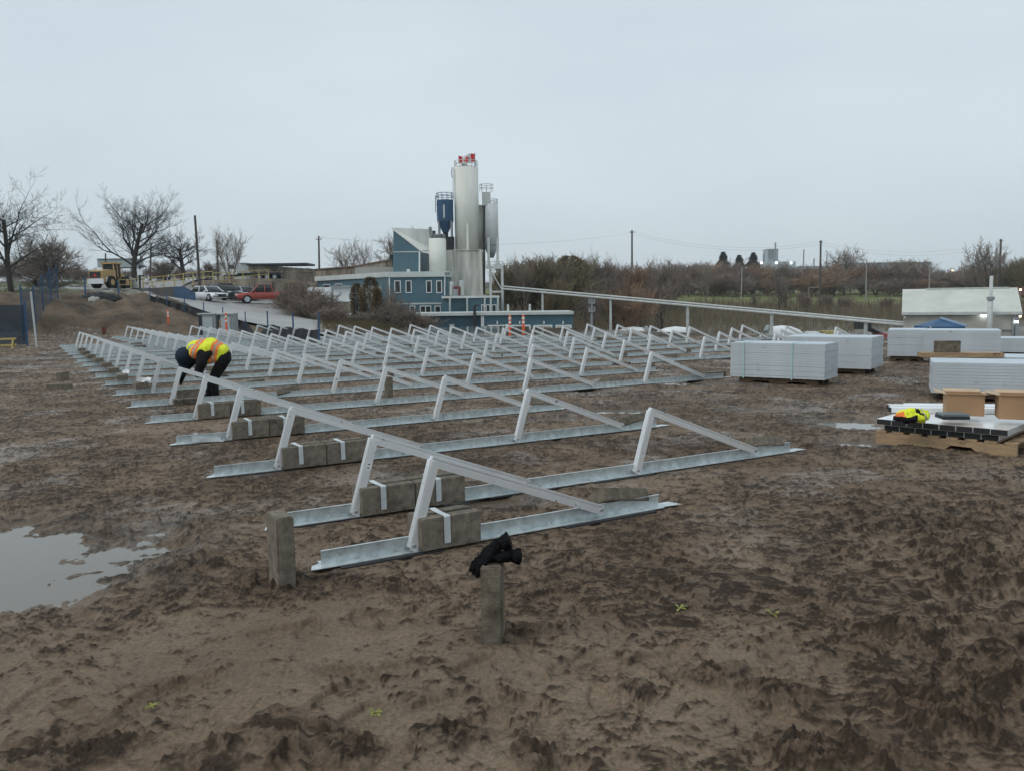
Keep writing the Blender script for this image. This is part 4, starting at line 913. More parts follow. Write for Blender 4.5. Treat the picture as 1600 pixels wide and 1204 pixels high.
def main_building():
    root = empty('plant_building', on(650, YB)); root.location.z = -4.8
    tag(root, 'two storey blue clad plant building with white fascia and a steep shed roofed upper hall', 'building')
    # front wing facing us
    mb = MB(); facebox(mb, 608, 700, 432, 500, YB, 14, 0, -4.8); mb.build('front_wall', M['blue_wall'], root)
    mb = MB(); facebox(mb, 606.5, 701.5, 424.5, 433, YB - .25, 14.4, 0); mb.build('fascia', M['fascia'], root)
    # left wing running away to the left
    p0 = PX(608, 433, YB); p1 = PX(495, 437.5, YB + 13); zb = -4.8; zt = p0.z
    mb = MB(); mb.prism([(p0.x, p0.y + .02, zb), (p1.x, p1.y, zb), (p1.x + 4, p1.y + 8, zb), (p0.x + 4, p0.y + 9, zb)], (0, 0, zt - zb)); mb.build('side_wall', M['blue_wall'], root)
    q0 = PX(608, 425, YB); mb = MB(); mb.prism([(p0.x, p0.y - .2, zt), (p1.x - .2, p1.y - .25, zt), (p1.x + 4, p1.y + 8, zt), (p0.x + 4, p0.y + 9, zt)], (0, 0, q0.z - zt)); mb.build('fascia', M['fascia'], root)
    for x0, x1 in ((616, 626.5), (633.5, 643.5), (665.5, 675), (681.5, 691)): window(root, x0, x1, 438.5, 458, YB)
    for x0, x1, d in ((640, 649, 0), (656, 674, 1), (679, 689, 0)): window(root, x0, x1, 478, 489.5, YB, d)
    # windows in the left wing
    dv = (p1 - p0); dv.z = 0; dl = dv.length; dv.normalize(); nrm = Vector((dv.y, -dv.x, 0));  nrm = nrm if nrm.y < 0 else -nrm
    for f0, f1 in ((.80, .90), (.62, .72)):
        a = p0 + dv * dl * f0; b = p0 + dv * dl * f1; z1 = zt - .45; z0 = zt - 1.0; mb = MB()
        mb.prism([(a.x, a.y, z0), (b.x, b.y, z0), (b.x, b.y, z1), (a.x, a.y, z1)], nrm * .05); w = mb.build('window', M['white_paint'], root)
        mb = MB(); s = dv * .08; mb.prism([(a.x + s.x, a.y + s.y, z0 + .08), (b.x - s.x, b.y - s.y, z0 + .08), (b.x - s.x, b.y - s.y, z1 - .08), (a.x + s.x, a.y + s.y, z1 - .08)], nrm * .055); mb.build('pane', M['glass'], w)
    # white band between storeys and drainpipes
    mb = MB(); facebox(mb, 608, 700, 473.5, 476, YB - .08, .1); mb.build('trim', M['fascia'], root)
    for x in (608.5, 695): mb = MB(); mb.tube([PX(x, 431, YB - .15), PX(x, 462 if x > 650 else 490, YB - .15)], .07, 6); mb.build('downpipe', M['white_paint'], root)
    # upper hall with the steep roof
    Yh = YB + 2.5
    A = PX(614.5, 359.5, Yh); B = PX(655.5, 393.5, Yh); C = PX(655.5, 428, Yh); D = PX(614.5, 428, Yh); dep = Vector((0, 7.5, 0))
    mb = MB(); mb.prism([A, B, C, D], dep); mb.build('hall_wall', M['blue_wall'], root)
    E_ = PX(673, 393, Yh + 5.5)
    mb = MB(); mb.prism([B + Vector((.01, .05, 0)), Vector((E_.x, E_.y, B.z)), Vector((E_.x, E_.y, C.z)), C + Vector((.01, .05, 0))], (-2.0, 5, 0)); mb.build('hall_side_wall', M['blue_wall'], root)
    up = Vector((0, 0, .18)); Ar = A + Vector((-.12, -.15, .04)); Br = B + Vector((.25, -.15, -.02)); F1 = PX(674, 392.5, Yh + 5.5) + Vector((.1, 0, 0)); G1 = PX(676, 361, Yh + 7)
    mb = MB(); mb.add([Ar, Br, F1, G1, Ar + up, Br + up, F1 + up, G1 + up], [(0, 1, 2, 3), (4, 5, 6, 7), (0, 1, 5, 4), (1, 2, 6, 5), (2, 3, 7, 6), (3, 0, 4, 7)]); r = mb.build('roof', M['hall_roof'], root)
    mb = MB(); mb.tube([PX(672, 366, Yh + 5), PX(672, 355, Yh + 5)], .18, 8); mb.build('vent_pipe', M['steel_grey'], r)
    mb = MB(); mb.bar(B + Vector((0, -.06, 0)), C + Vector((0, -.06, 0)), .16); mb.build('corner_trim', M['white_paint'], root)
    mb = MB(); facebox(mb, 614.5, 655.5, 393, 394.5, Yh - .05, .06); mb.build('trim', M['fascia'], root)
    # dark box on the roof edge
    mb = MB(); facebox(mb, 608.5, 614, 398.5, 406, YB + 3, 1); mb.build('roof_box', M['dark'], root)
    for x in (637, 639): mb = MB(); mb.tube([PX(x, 425, YB + .5), PX(x, 421, YB + .5)], .1, 6); mb.build('roof_vent', M['white_paint'], root)
    # lower annex in front of the tower
    Ya = YB - 3
    mb = MB(); facebox(mb, 729, 779, 466, 500, Ya, 8, 0, -4.8); mb.build('annex_wall', M['blue_band'], root)
    mb = MB(); facebox(mb, 690, 732, 466, 500, Ya + .6, 7, 0, -4.8); mb.build('annex_wall', M['blue_wall'], root)
    mb = MB(); facebox(mb, 690, 779.5, 462.5, 466, Ya - .2, 8.3); mb.build('fascia', M['fascia'], root)
    for x0, x1 in ((752, 757), (759, 766), (768, 776)): window(root, x0, x1, 476, 490, Ya)
    for x in (703, 730, 757.5, 767, 778): mb = MB(); mb.tube([PX(x, 466, Ya - .25), PX(x, 497, Ya - .25)], .10, 6); mb.build('post', M['steel_white'], root)
    # pipes and dust collectors on the annex roof
    mb = MB(); mb.tube([PX(712, 452, Ya + 1), PX(712, 492, Ya + 1)], .26, 8); mb.build('pipe', M['steel_grey'], root)
    for x, y0 in ((706, 440), (721, 438)): mb = MB(); mb.tube([PX(x, y0, Ya + 2), PX(x, 462, Ya + 2)], .24, 8); mb.build('dust_pipe', M['steel_white'], root)
    mb = MB(); facebox(mb, 709, 719, 448, 462, Ya + 1.6, 1.2); mb.build('machine_box', M['rust'], root)
    mb = MB(); mb.tube([PX(699, 426, Ya + 2), PX(699, 431, Ya + 2)], [.35, .2], 8); mb.build('lamp_head', M['steel_grey'], root)
main_building()

def cyl(mb, px0, px1, py0, py1, Y, n=28, mi=0, taper=1.0):
    a = at((px0 + px1) / 2, py0, Y); b = at((px0 + px1) / 2, py1, Y); r = (at(px1, py0, Y).x - at(px0, py0, Y).x) / 2
    mb.tube([(a.x, Y, b.z), (a.x, Y, a.z)], [r, r * taper], n, mi); return (a.x, Y, a.z, b.z, r)
def ring_rail(mb, x, Y, z, r, h=1.1, n=10):
    for k in (h * .5, h):
        pts = [(x + r * math.cos(t), Y + r * math.sin(t), z + k) for t in np.linspace(0, 2 * math.pi, 17)]
        mb.tube(pts, .035, 4, cap=False)
    for t in np.linspace(0, 2 * math.pi, n, endpoint=False): mb.tube([(x + r * math.cos(t), Y + r * math.sin(t), z), (x + r * math.cos(t), Y + r * math.sin(t), z + h)], .035, 4)
def silos():
    Y = YB + 6
    # concrete tower
    root = empty('silo_tower', (at(728, 460, Y).x, Y, -4.8)); tag(root, 'tall pale round silo tower standing on a flared grey concrete base, flag on top', 'silo')
    mb = MB(); x, _, zt, zb, r = cyl(mb, 709, 747, 263, 391, Y); mb.build('barrel', M['silo_white'], root, True)
    mb = MB(); x2, _, zt2, _, r2 = cyl(mb, 724, 757, 322, 391, Y + 1.6); mb.build('barrel', M['silo_white'], root, True)
    mb = MB(); a = [at(px, py, Y - r - .2) for px, py in ((695, 391), (752, 389.5), (757.5, 466), (695, 466))]; a[2].z = a[3].z = -4.8
    b4 = [p_ + Vector((0, 6, 0)) for p_ in a]; a[2].y -= .9; a[3].y -= .5; mb.add(a + b4, [(0, 1, 2, 3), (7, 6, 5, 4), (0, 4, 5, 1), (1, 5, 6, 2), (2, 6, 7, 3), (3, 7, 4, 0)]); mb.build('base', M['silo_conc'], root)
    mb = MB(); facebox(mb, 708, 748, 389.5, 391.5, Y - r - .3, 3); mb.build('ledge', M['silo_conc'], root)
    mb = MB(); facebox(mb, 742, 748, 407.5, 416, Y - r - .28, .1); mb.build('rust_patch', M['rust'], root)
    mb = MB(); ring_rail(mb, x, Y, zt, r * .95, .75, 12); mb.build('railing', M['steel_white'], root)
    mb = MB(); facebox(mb, 721, 730, 255.5, 264, Y - .6, 1.5); facebox(mb, 731, 738, 259, 265, Y - .4, 1.2); mb.build('roof_machine', M['silo_conc'], root)
    mb = MB(); mb.tube([PX(731, 390, Y - r - .15), PX(731, 350, Y - r - .15)], .16, 8); mb.build('pipe', M['silo_white'], root)
    mb = MB()
    for s in (0, .45): mb.tube([PX(708, 340, Y - .3 - s), PX(708, 262, Y - .3 - s)], .035, 4)
    for k in range(28): p_ = PX(708, 264 + k * 2.7, Y - .3); mb.tube([p_, p_ + Vector((0, -.45, 0))], .025, 4)
    mb.tube([PX(706.5, 278, Y - .5), PX(705.5, 270, Y - .5), PX(706.5, 262, Y - .5)], .06, 4); mb.build('ladder', M['steel_grey'], root)
    mb = MB(); mb.tube([PX(756.5, 322, Y - .8), PX(756.5, 460, Y - .8)], .13, 6); mb.build('dark_pipe', M['dark'], root)
    mb = MB(); mb.tube([PX(711, 391, Y - r - .4), PX(711, 465, Y - r - .4)], .10, 6); mb.build('pipe', M['silo_conc'], root)
    # flag on its pole
    fr = empty('flag', (at(742, 262, Y).x, Y - .5, at(742, 265, Y).z)); tag(fr, 'red and white maple leaf flag flying from a pole on top of the silo tower', 'flag')
    mb = MB(); pt = PX(742, 239, Y - .5); mb.tube([PX(742, 265, Y - .5), pt], .05, 6); mb.build('flagpole', M['steel_grey'], fr)
    W = (742 - 716.5) * Y / F; H = 13.0 * Y / F; nx, ny = 26, 10
    def fp(u, v):                                                # the cloth: u from hoist to fly, v from top down
        wv = .22 * math.sin(u * 8.5 + .8) * (.3 + u); return Vector((pt.x - .05 - W * u * .96, pt.y + wv, pt.z - .12 - H * v * (1 - .12 * u) - .22 * u + .10 * math.sin(u * 7 + v)))
    mb = MB(); me_v = [fp(i / nx, j / ny) for j in range(ny + 1) for i in range(nx + 1)]
    for j in range(ny):
        for i in range(nx):
            u = (i + .5) / nx; mi = 0 if (u < .25 or u > .75) else 1
            vs = [me_v[j * (nx + 1) + i], me_v[j * (nx + 1) + i + 1], me_v[(j + 1) * (nx + 1) + i + 1], me_v[(j + 1) * (nx + 1) + i]]
            mb.add(vs, [(0, 1, 2, 3)], mi)
    c = mb.build('cloth', [M['flag_red'], M['flag_white']], fr)
    leaf = [(0, -.42), (.09, -.24), (.20, -.30), (.15, -.04), (.27, -.16), (.30, -.09), (.42, -.11), (.37, .04), (.42, .08), (.20, .25), (.22, .32), (.02, .28), (.02, .42)]
    leaf = leaf + [(-a, b) for a, b in reversed(leaf[1:])]
    mb = MB()
    pts = [fp(.5 + a * .5, .5 + b * .92) + Vector((0, -.05, 0)) for a, b in leaf]
    cen = fp(.5, .5) + Vector((0, -.06, 0)); mb.add([cen] + pts, [(0, 1 + k, 1 + (k + 1) % len(pts)) for k in range(len(pts))]); mb.build('maple_leaf', M['flag_red'], c)
    # short white silo
    root = empty('short_silo', (at(683, 427, Y).x, Y - 3, at(683, 428, Y - 3).z)); tag(root, 'short fat pale silo between the blue hall and the tower', 'silo')
    mb = MB(); x, _, zt, zb, r = cyl(mb, 669.5, 697, 373, 430, Y - 3, 28, 0, .97); mb.build('barrel', M['silo_white'], root, True)
    mb = MB(); facebox(mb, 674, 692, 367, 373, Y - 3.4, 1.2); mb.build('top_gear', M['dark'], root)
    mb = MB(); ring_rail(mb, x, Y - 3, zt, r * .9, .4, 10); mb.build('railing', M['steel_grey'], root)
    mb = MB(); mb.tube([PX(678, 372, Y - 3), PX(678, 361, Y - 3)], .18, 8); mb.build('vent', M['dark'], root)
    mb = MB(); facebox(mb, 697, 709, 370, 395, Y - 1, 1.5); mb.build('gear_frame', M['dark'], root)
    # blue silo
    root = empty('blue_silo', (at(696, 370, Y).x, Y - .5, at(696, 372, Y).z)); tag(root, 'dark blue faceted silo with a cone bottom and roof railing, left of the tower', 'silo')
    Yb = Y - .5; x = at(695.5, 330, Yb).x; r = (at(709, 330, Yb).x - at(683, 330, Yb).x) / 2; z1 = at(696, 313, Yb).z; z0 = at(696, 346, Yb).z; zc = at(696, 363, Yb).z; ze = at(696, 371, Yb).z
    mb = MB(); mb.tube([(x, Yb, zc), (x, Yb, z0), (x, Yb, z1 - .1), (x, Yb, z1)], [.35, r, r, r * .97], 10); mb.build('barrel', M['silo_blue'], root)
    mb = MB(); ring_rail(mb, x, Yb, z1, r * 1.02, .75, 10); mb.build('railing', M['silo_blue'], root)
    mb = MB(); facebox(mb, 692.5, 695, 320, 341, Yb - r - .06, .05); mb.build('white_stripe', M['fascia'], root)
    for sx, sy in ((-1, -1), (1, -1), (-1, 1), (1, 1)): mb = MB(); mb.tube([(x + sx * r * .75, Yb + sy * r * .75, z0), (x + sx * r * .75, Yb + sy * r * .75, ze)], .09, 6); mb.build('leg', M['steel_grey'], root)
    mb = MB(); mb.tube([(x, Yb, ze - .3), (x, Yb, zc)], .3, 8); mb.build('spout', M['dark'], root)
    mb = MB()
    for s in (0, .4): mb.tube([PX(680.5, 306, Yb - s), PX(680.5, 332, Yb - s)], .045, 4)
    for k in range(10): p_ = PX(680.5, 307 + k * 2.6, Yb); mb.tube([p_, p_ + Vector((0, -.4, 0))], .035, 4)
    for y in (308, 320, 332): mb.tube([PX(680.5, y, Yb), PX(684, y, Yb)], .04, 4)
    mb.build('ladder', M['silo_blue'], root)
    # white silo on a steel frame
    root = empty('framed_silo', (at(770, 480, Y).x, Y, -4.8)); tag(root, 'white silo on a tall open steel frame right of the tower', 'silo')
    Yw = Y + .5; x = at(766.5, 330, Yw).x; r = (at(777.5, 330, Yw).x - at(754, 330, Yw).x) / 2
    zz = [at(766, y, Yw).z for y in (320.5, 371, 383, 403)]
    mb = MB(); mb.tube([(x, Yw, zz[2]), (x, Yw, zz[0]), (x, Yw, zz[0] + .15)], [r, r, r * .9], 24); mb.build('barrel', M['white_paint'], root, True)
    mb = MB(); mb.tube([(x, Yw, zz[3]), (x, Yw, zz[2])], [.3, r * .98], 24); mb.build('cone', M['steel_grey'], root, True)
    mb = MB(); facebox(mb, 753, 766, 300, 321, Yw - .8, 1.6); b = mb.build('top_house', M['steel_white'], root)
    mb = MB(); ring_rail(mb, at(760, 300, Yw).x, Yw, at(760, 300, Yw).z, .75, .8, 8); mb.build('railing', M['steel_white'], b)
    mb = MB(); ring_rail(mb, x, Yw, zz[0], r * .95, .6, 12); mb.build('railing', M['steel_white'], root)
    y0 = Yw - 1.4; y1 = Yw + 1.6
    for px in (763.5, 777.5):
        for yy in (y0, y1): mb = MB(); mb.bar(PX(px, 371, yy), PX(px, 418, yy), .28); mb.build('leg', M['steel_white'], root)
    for px in (766, 784.5):
        for yy in (y0, y1): a = PX(px, 418, yy); b = Vector((a.x, a.y, -4.8)); mb = MB(); mb.bar(a, b, .3); mb.build('leg', M['steel_white'], root)
    for yy in (y0, y1):
        mb = MB(); mb.bar(PX(759, 418, yy), PX(785.5, 418, yy), .35); mb.bar(PX(766, 456, yy), PX(785, 456, yy), .22); mb.bar(PX(767, 424, yy), PX(784, 452, yy), .12); mb.bar(PX(766, 462, yy), PX(784, 490, yy), .12); mb.build('brace', M['steel_white'], root)
    mb = MB()
    for y in (409, 413.5): mb.bar(PX(759, y, y0), PX(785.5, y, y0), .06)
    for px in (759, 766, 773, 779, 785.5): mb.bar(PX(px, 418, y0), PX(px, 409, y0), .06)
    mb.build('railing', M['steel_white'], root)
silos()

def garage_shed():
    Ys = 78.0; root = empty('garage_shed', (at(700, 520, Ys).x, Ys, -4.8)); tag(root, 'long low blue shed with a flat pale roof and cream garage doors', 'shed')
    # roof edge falls slightly to the right of the picture, so build it in two lengths
    xl, xm, xr = at(486, 500, Ys).x, at(752, 500, Ys).x, at(895, 500, Ys).x; zt = at(752, 493.5, Ys).z; zb = -4.9
    zt = at(690, 494, Ys).z
    mb = MB(); mb.box(xl, xm, Ys, Ys + 7, zb, zt); mb.build('ribbed_wall', M['blue_dark'], root)
    mb = MB(); mb.box(xm + .01, xr, Ys - .2, Ys + 7, zb, zt + .02); mb.build('door_wall', M['blue_band'], root)
    mb = MB(); mb.box(xl - .3, xr + .05, Ys - .5, Ys + 7.6, zt + .02, zt + .30); r = mb.build('roof', M['fascia'], root)
    for px in (794, 828): mb = MB(); p_ = at(px, 490, Ys + 2); mb.tube([(p_.x, Ys + 2, zt + .3), (p_.x, Ys + 2, zt + 1.0)], [.12, .1], 8); mb.build('vent', M['steel_white'], r)
    for x0, x1 in ((762, 794), (797, 829), (838, 863), (868, 893)):
        a, b = at(x0, 508, Ys - .2), at(x1, 508, Ys - .2); zd = a.z; mb = MB(); w = .12
        mb.box(a.x, b.x, Ys - .26, Ys - .201, zd - w, zd); mb.box(a.x, a.x + w, Ys - .26, Ys - .201, zb, zd - w); mb.box(b.x - w, b.x, Ys - .26, Ys - .201, zb, zd - w); fr = mb.build('door_frame', M['white_paint'], root)
        mb = MB()
        for k in range(6):
            h = (zd - w - zb) / 6; mb.box(a.x + w, b.x - w, Ys - .245, Ys - .203, zb + k * h + .012, zb + (k + 1) * h)
        mb.build('garage_door', M['door_cream'], root)
    for px in (777, 812, 850, 880): mb = MB(); facebox(mb, px - 1, px + 1, 502, 506.5, Ys - .35, .14); mb.build('wall_lamp', M['white_paint'], root)
    mb = MB(); facebox(mb, 702, 710, 507, 514, Ys - .6, .55); mb.build('meter_box', M['conc_pale'], root)
    for px in (752.5, 755): mb = MB(); mb.tube([PX(px, 494, Ys - .3), Vector((at(px, 500, Ys).x, Ys - .3, zb))], .08, 6); mb.build('downpipe', M['white_paint'], root)
    for px, py in ((534, 501), (682.5, 501.5)): mb = MB(); facebox(mb, px - 1.5, px + 1.5, py - 1.5, py + 1.5, Ys - .2, .19); mb.build('wall_light', M['lamp_clear'], root)
    mb = MB(); mb.tube([PX(741.5, 478, Ys - .6), Vector((at(741.5, 500, Ys).x, Ys - .6, zb))], .13, 8); mb.tube([PX(741.5, 480, Ys - .6), PX(744, 476, Ys - .8), PX(748, 477.5, Ys - 1)], .09, 6); o = mb.build('lamp_mast', M['dark'], off=(0, 0, 0)); tag(o, 'dark lamp mast with a short arm in front of the blue shed', 'lamp post')
garage_shed()

def other_structures():
    # stained concrete storage walls up the slope, left of the hall
    Yc = 108
    root = empty('storage_wall', on(560, Yc)); tag(root, 'long stained concrete storage wall rising towards the blue hall', 'wall')
    mb = MB(); a = [at(490, 432, Yc + 6), at(612, 428, Yc - 6), at(612, 406, Yc - 6), at(552, 417, Yc), at(490, 422, Yc + 6)]
    a[0].z -= 3; a[1].z -= 3
    mb.prism(a, (.3, .6, 0)); mb.build('wall_face', M['conc_wall'], root)
    mb = MB(); mb.prism([at(612, 404.5, Yc - 6.3), at(552, 415.5, Yc - .3), at(490, 420.5, Yc + 5.7), at(490, 422, Yc + 5.7), at(552, 417.3, Yc - .3), at(612, 406.5, Yc - 6.3)], (.2, .5, 0)); mb.build('cap', M['wood_dark'], root)
    mb = MB(); facebox(mb, 555, 617, 418, 432, YB + 7, .5); mb.build('pale_panel', M['conc_pale'], root)
    # aggregate bunker of big concrete blocks
    root = empty('block_bunker', on(440, 150)); tag(root, 'bunker wall of stacked concrete blocks behind the white dump truck', 'wall')
    mb = MB()
    for k in range(15):
        x0 = 388 + k * 7.6; facebox(mb, x0, x0 + 7.3, 414 + k * .5, 423.6 + k * .2, 150, .8); facebox(mb, x0 + (3 if k % 1 == 0 else 0), x0 + 10.2, 424 + k * .2, 444, 150.1, .8)
    mb.build('block_wall', M['conc_wall'], root)
    mb = MB(); facebox(mb, 385, 480, 411.5, 414.5, 149.4, 6); mb.build('tarp_cover', M['dark'], root)
    mb = MB(); mb.prism([at(470, 444, 152), at(500, 444, 152), at(500, 423, 152), at(480, 419, 152), at(462, 424, 152)], (0, 8, 0)); o = mb.build('gravel_heap', M['rust'], off=(0, 0, 0)); o.name = 'gravel_heap'; tag(o, 'rust brown gravel heap at the end of the block bunker', 'heap')
    # retaining wall below the bunker, behind the parked cars
    root = empty('retaining_wall', on(360, 98)); tag(root, 'brown stained retaining wall behind the parked cars', 'wall')
    mb = MB()
    for k in range(14):
        x0 = 300 + k * 14; facebox(mb, x0, x0 + 13.8, 446 - k * .9 if k < 5 else 436 + (k - 5) * 1.2, 478, 97.0 + .12 * (k % 2), .7)
    mb.build('wall_face', M['conc_wall'], root)
    # dark low wall along the upper yard
    root = empty('curb_wall', on(200, 90)); tag(root, 'dark low retaining wall curving below the yellow railings', 'wall')
    pts = [(160, 453, 455.5, 92), (166, 453, 462, 89.5), (200, 452.5, 464.5, 86), (235, 450.5, 468, 83), (275, 448, 472, 81)]
    for (xa, ya, yb, Ya), (xb, yc, yd, Yb_) in zip(pts, pts[1:]):
        mb = MB(); q = [at(xa, ya, Ya), at(xb, yc, Yb_), at(xb, yd, Yb_), at(xa, yb, Ya)]; q[2].z -= .3; q[3].z -= .3; mb.prism(q, (0, .5, 0)); mb.build('wall_panel', M['dkr'], root)
    # blue mesh screen end of that wall
    mb = MB(); q = [at(272, 448, 80), at(288, 448, 79), at(305, 458, 78), at(305, 472, 78), at(272, 474, 80)]; mb.prism(q, (0, .08, 0)); o = mb.build('fence_screen', mat('blue_mesh_screen', (.035, .075, .145), .8, 0, .25, 1.5), off=(0, 0, 0)); tag(o, 'blue mesh screen closing the end of the dark retaining wall', 'screen')
    # white tank trailer beside the blue building
    root = empty('container', on(515, 84)); tag(root, 'white site container with a grey lid, left of the blue building', 'container')
    mb = MB(); facebox(mb, 480, 546, 449, 472, 84, 3); mb.build('body', M['white_paint'], root)
    mb = MB(); facebox(mb, 518, 548, 446.5, 450, 83.6, 3.4); mb.build('lid', M['steel_grey'], root)
    mb = MB(); facebox(mb, 478, 549, 472.3, 486, 84.1, 2.6); mb.build('plinth', M['conc_wall'], root)
    mb = MB(); facebox(mb, 518, 519.5, 450.3, 472, 83.9, .09); facebox(mb, 532, 532.8, 457, 460, 83.9, .09); mb.build('latch', M['steel_grey'], root)
    mb = MB(); facebox(mb, 560, 593, 447, 478, 86, 1.5); o = mb.build('block_pile', M['conc_pale'], off=(0, 0, 0)); o.name = 'concrete_bin'; tag(o, 'pale concrete bin wall behind the shrubs before the blue building', 'wall')
    # white site trailer behind the railings
    root = empty('site_trailer', on(360, 156)); tag(root, 'pale site trailer behind the thin tree on the upper yard', 'trailer')
    mb = MB(); facebox(mb, 338, 383, 412, 437, 156, 3); mb.build('body', M['fascia'], root)
    mb = MB(); facebox(mb, 337, 384, 411, 412.6, 155.8, 3.4); mb.build('roof', M['steel_grey'], root)
    root = empty('site_trailer', on(170, 150)); tag(root, 'pale flat structure far behind the yellow loader', 'trailer')
    mb = MB(); facebox(mb, 152, 205, 405, 418, 150, 5); mb.build('body', M['factory'], root); mb = MB(); facebox(mb, 151, 206, 404, 405.3, 149.8, 5.4); mb.build('roof', M['steel_grey'], root)
    # yellow safety railings
    def railing(pts, label, h=1.1):
        root = empty('yellow_railing', pts[0]); tag(root, label, 'railing', 'yellow safety railings on the upper yard')
        for k in (1, .5):
            mb = MB()
            for a, b in zip(pts, pts[1:]): mb.bar(a + Vector((0, 0, h * k)), b + Vector((0, 0, h * k)), .075)
            mb.build('rail', M['yellow'], root)
        for p_ in pts: mb = MB(); mb.bar(p_ + Vector((0, 0, -.2)), p_ + Vector((0, 0, h)), .09); mb.build('post', M['yellow'], root)
    railing([at(x, y, 96 - .04 * (x - 220)) for x, y in ((224, 450), (238, 449), (256, 447), (273, 445.5), (287, 443.5), (302, 442), (318, 441), (333, 440))], 'long yellow railing along the upper yard left of the leaning pole')
    railing([at(x, y, 94) for x, y in ((186, 453), (205, 452), (218, 450))], 'short yellow railing beside the yellow loader')
    railing([at(x, y, 100) for x, y in ((333, 441), (347, 441), (359, 441), (380, 439), (405, 437), (420, 436))], 'yellow railing below the white dump truck')
    # sign on a post
    root = empty('yard_sign', at(218.5, 453, 92)); tag(root, 'white board sign on a black post with a side arm, beside the loader', 'sign')
    mb = MB(); mb.bar(PX(218.5, 455, 92), PX(218.5, 415, 92), .16); mb.bar(PX(218, 416.5, 92), PX(228, 416.5, 92), .16); mb.build('post', M['dark'], root)
    mb = MB(); facebox(mb, 214.5, 222, 421, 430, 91.8, .1); mb.build('board', M['white_paint'], root)
    # pale house on the right: its left end lies along the line of sight, so only the front shows
    Yh = 66; L0 = at(1412, 500, Yh); hr = R(-25); ll = 7.85; wd = 6.5; root = empty('pump_house', (L0.x, L0.y, -3.2), hr); tag(root, 'low grey board clad building with a pale metal gable roof', 'building')
    zz = lambda py: at(1412, py, Yh).z + 3.2
    def hp(n, m, mb, sm=False): return mb.build(n, m, root, sm, (0, 0, 0), (0, 0, 0))
    ze, zr, zt = zz(489.5), zz(461.5) + .35, zz(515)
    mb = MB(); mb.box(0, ll, 0, wd, zt, ze); hp('wall', M['hardwall'], mb)
    mb = MB(); mb.box(0, ll - .3, -.06, -.003, zt - .05, zt + .05); hp('trim', M['steel_grey'], mb)
    mb = MB(); mb.box(.03, ll - .03, .03, wd - .03, 0, zt); hp('plinth', M['conc_pale'], mb)
    mb = MB(); o_ = .15; t_ = .14
    for s_ in (0, 1):
        y0, y1 = (-.35, wd / 2) if s_ == 0 else (wd + .35, wd / 2)
        mb.prism([(-o_, y0, ze - .06), (-o_, y1, zr), (-o_, y1, zr + t_), (-o_, y0, ze - .06 + t_)], (ll + 2 * o_, 0, 0))
    r = hp('roof', M['white_roof'], mb)
    mb = MB(); mb.box(-o_ - .02, ll + o_ + .02, -.42, -.352, ze - .14, ze + .05); hp('gutter', M['steel_white'], mb)
    for x_ in (.01, ll - .06): mb = MB(); mb.prism([(x_, .02, ze), (x_, wd - .02, ze), (x_, wd / 2, zr - .08)], (.05, 0, 0)); hp('gable', M['fascia'], mb)
    mb = MB(); mb.box(1.6, ll - .4, wd / 2 - .15, wd / 2 + .15, zr + t_ - .05, zr + t_ + .06); hp('ridge_cap', M['steel_white'], mb)
    xs = ll * .745; mb = MB(); mb.tube([(xs, -.95, 0), (xs, -.95, zz(466)), (xs, -.95, zz(466) + .01), (xs, -.95, zz(434.5))], [.19, .19, .13, .12], 12); st_ = hp('vent_stack', M['steel_white'], mb, True)
    mb = MB(); mb.tube([(xs, -.95, zz(470)), (xs, -.95, zz(465.5))], [.28, .28], 12); hp('collar', M['steel_grey'], mb)
    for fx, py, k, mm in ((.70, 493, .17, 'lit'), (.975, 503, .13, 'lit'), (.01, 496, .08, 'lamp_clear')):
        mb = MB(); x_ = ll * fx; z_ = zz(py); mb.prism([(x_ - k, -.4, z_ - k * .5), (x_ + k, -.4, z_ - k * .6), (x_ + k * .8, -.4, z_ + k * .6), (x_ - k * .7, -.4, z_ + k * .5)], (0, .39, 0)); hp('wall_lamp', M[mm], mb)
    mb = MB(); mb.box(ll - .42, ll - .30, -.2, -.003, .2, ze - .3); mb.box(ll - .25, ll - .02, -.4, -.003, 0, ze - .35); hp('duct', M['steel_grey'], mb)
    mb = MB(); facebox(mb, 1480, 1572, 528.5, 532, Yh - 4, .6); o = mb.build('kerb_beam', M['conc_wall'], off=(0, 0, 0)); tag(o, 'low dark kerb beam in front of the pale roofed building', 'kerb')
    # blue canopy tent
    Yt = 30; root = empty('canopy_tent', gz(1483, 545, 0)); root.location = (at(1483, 520, Yt).x, Yt, 0); tag(root, 'blue pop up canopy tent with a pale edge behind the panel stacks', 'tent')
    a, b, t_ = PX(1454, 511, Yt), PX(1509, 510, Yt), PX(1482, 500, Yt + .7); w = b.x - a.x
    c_ = [Vector((a.x, Yt, a.z)), Vector((b.x, Yt, a.z)), Vector((b.x, Yt + w, a.z)), Vector((a.x, Yt + w, a.z))]; ap = Vector(((a.x + b.x) / 2, Yt + w / 2, t_.z + .05)); dn = Vector((0, 0, -.28))
    mb = MB(); mb.add(c_ + [ap] + [p_ + Vector((0, 0, -.03)) for p_ in c_] , [(0, 1, 4), (1, 2, 4), (2, 3, 4), (3, 0, 4)]); mb.build('roof', M['tarp_blue'], root)
    mb = MB()
    for k in range(4): p_, q_ = c_[k], c_[(k + 1) % 4]; mb.prism([p_, q_, q_ + dn, p_ + dn], (0, .02, 0) if k % 2 == 0 else (.02, 0, 0))
    mb.build('valance', M['tarp_blue'], root)
    mb = MB(); mb.bar(c_[1] + Vector((.03, -.03, .02)), ap + Vector((.03, -.03, .03)), .07); mb.build('pale_edge', M['tarp_lite'], root)
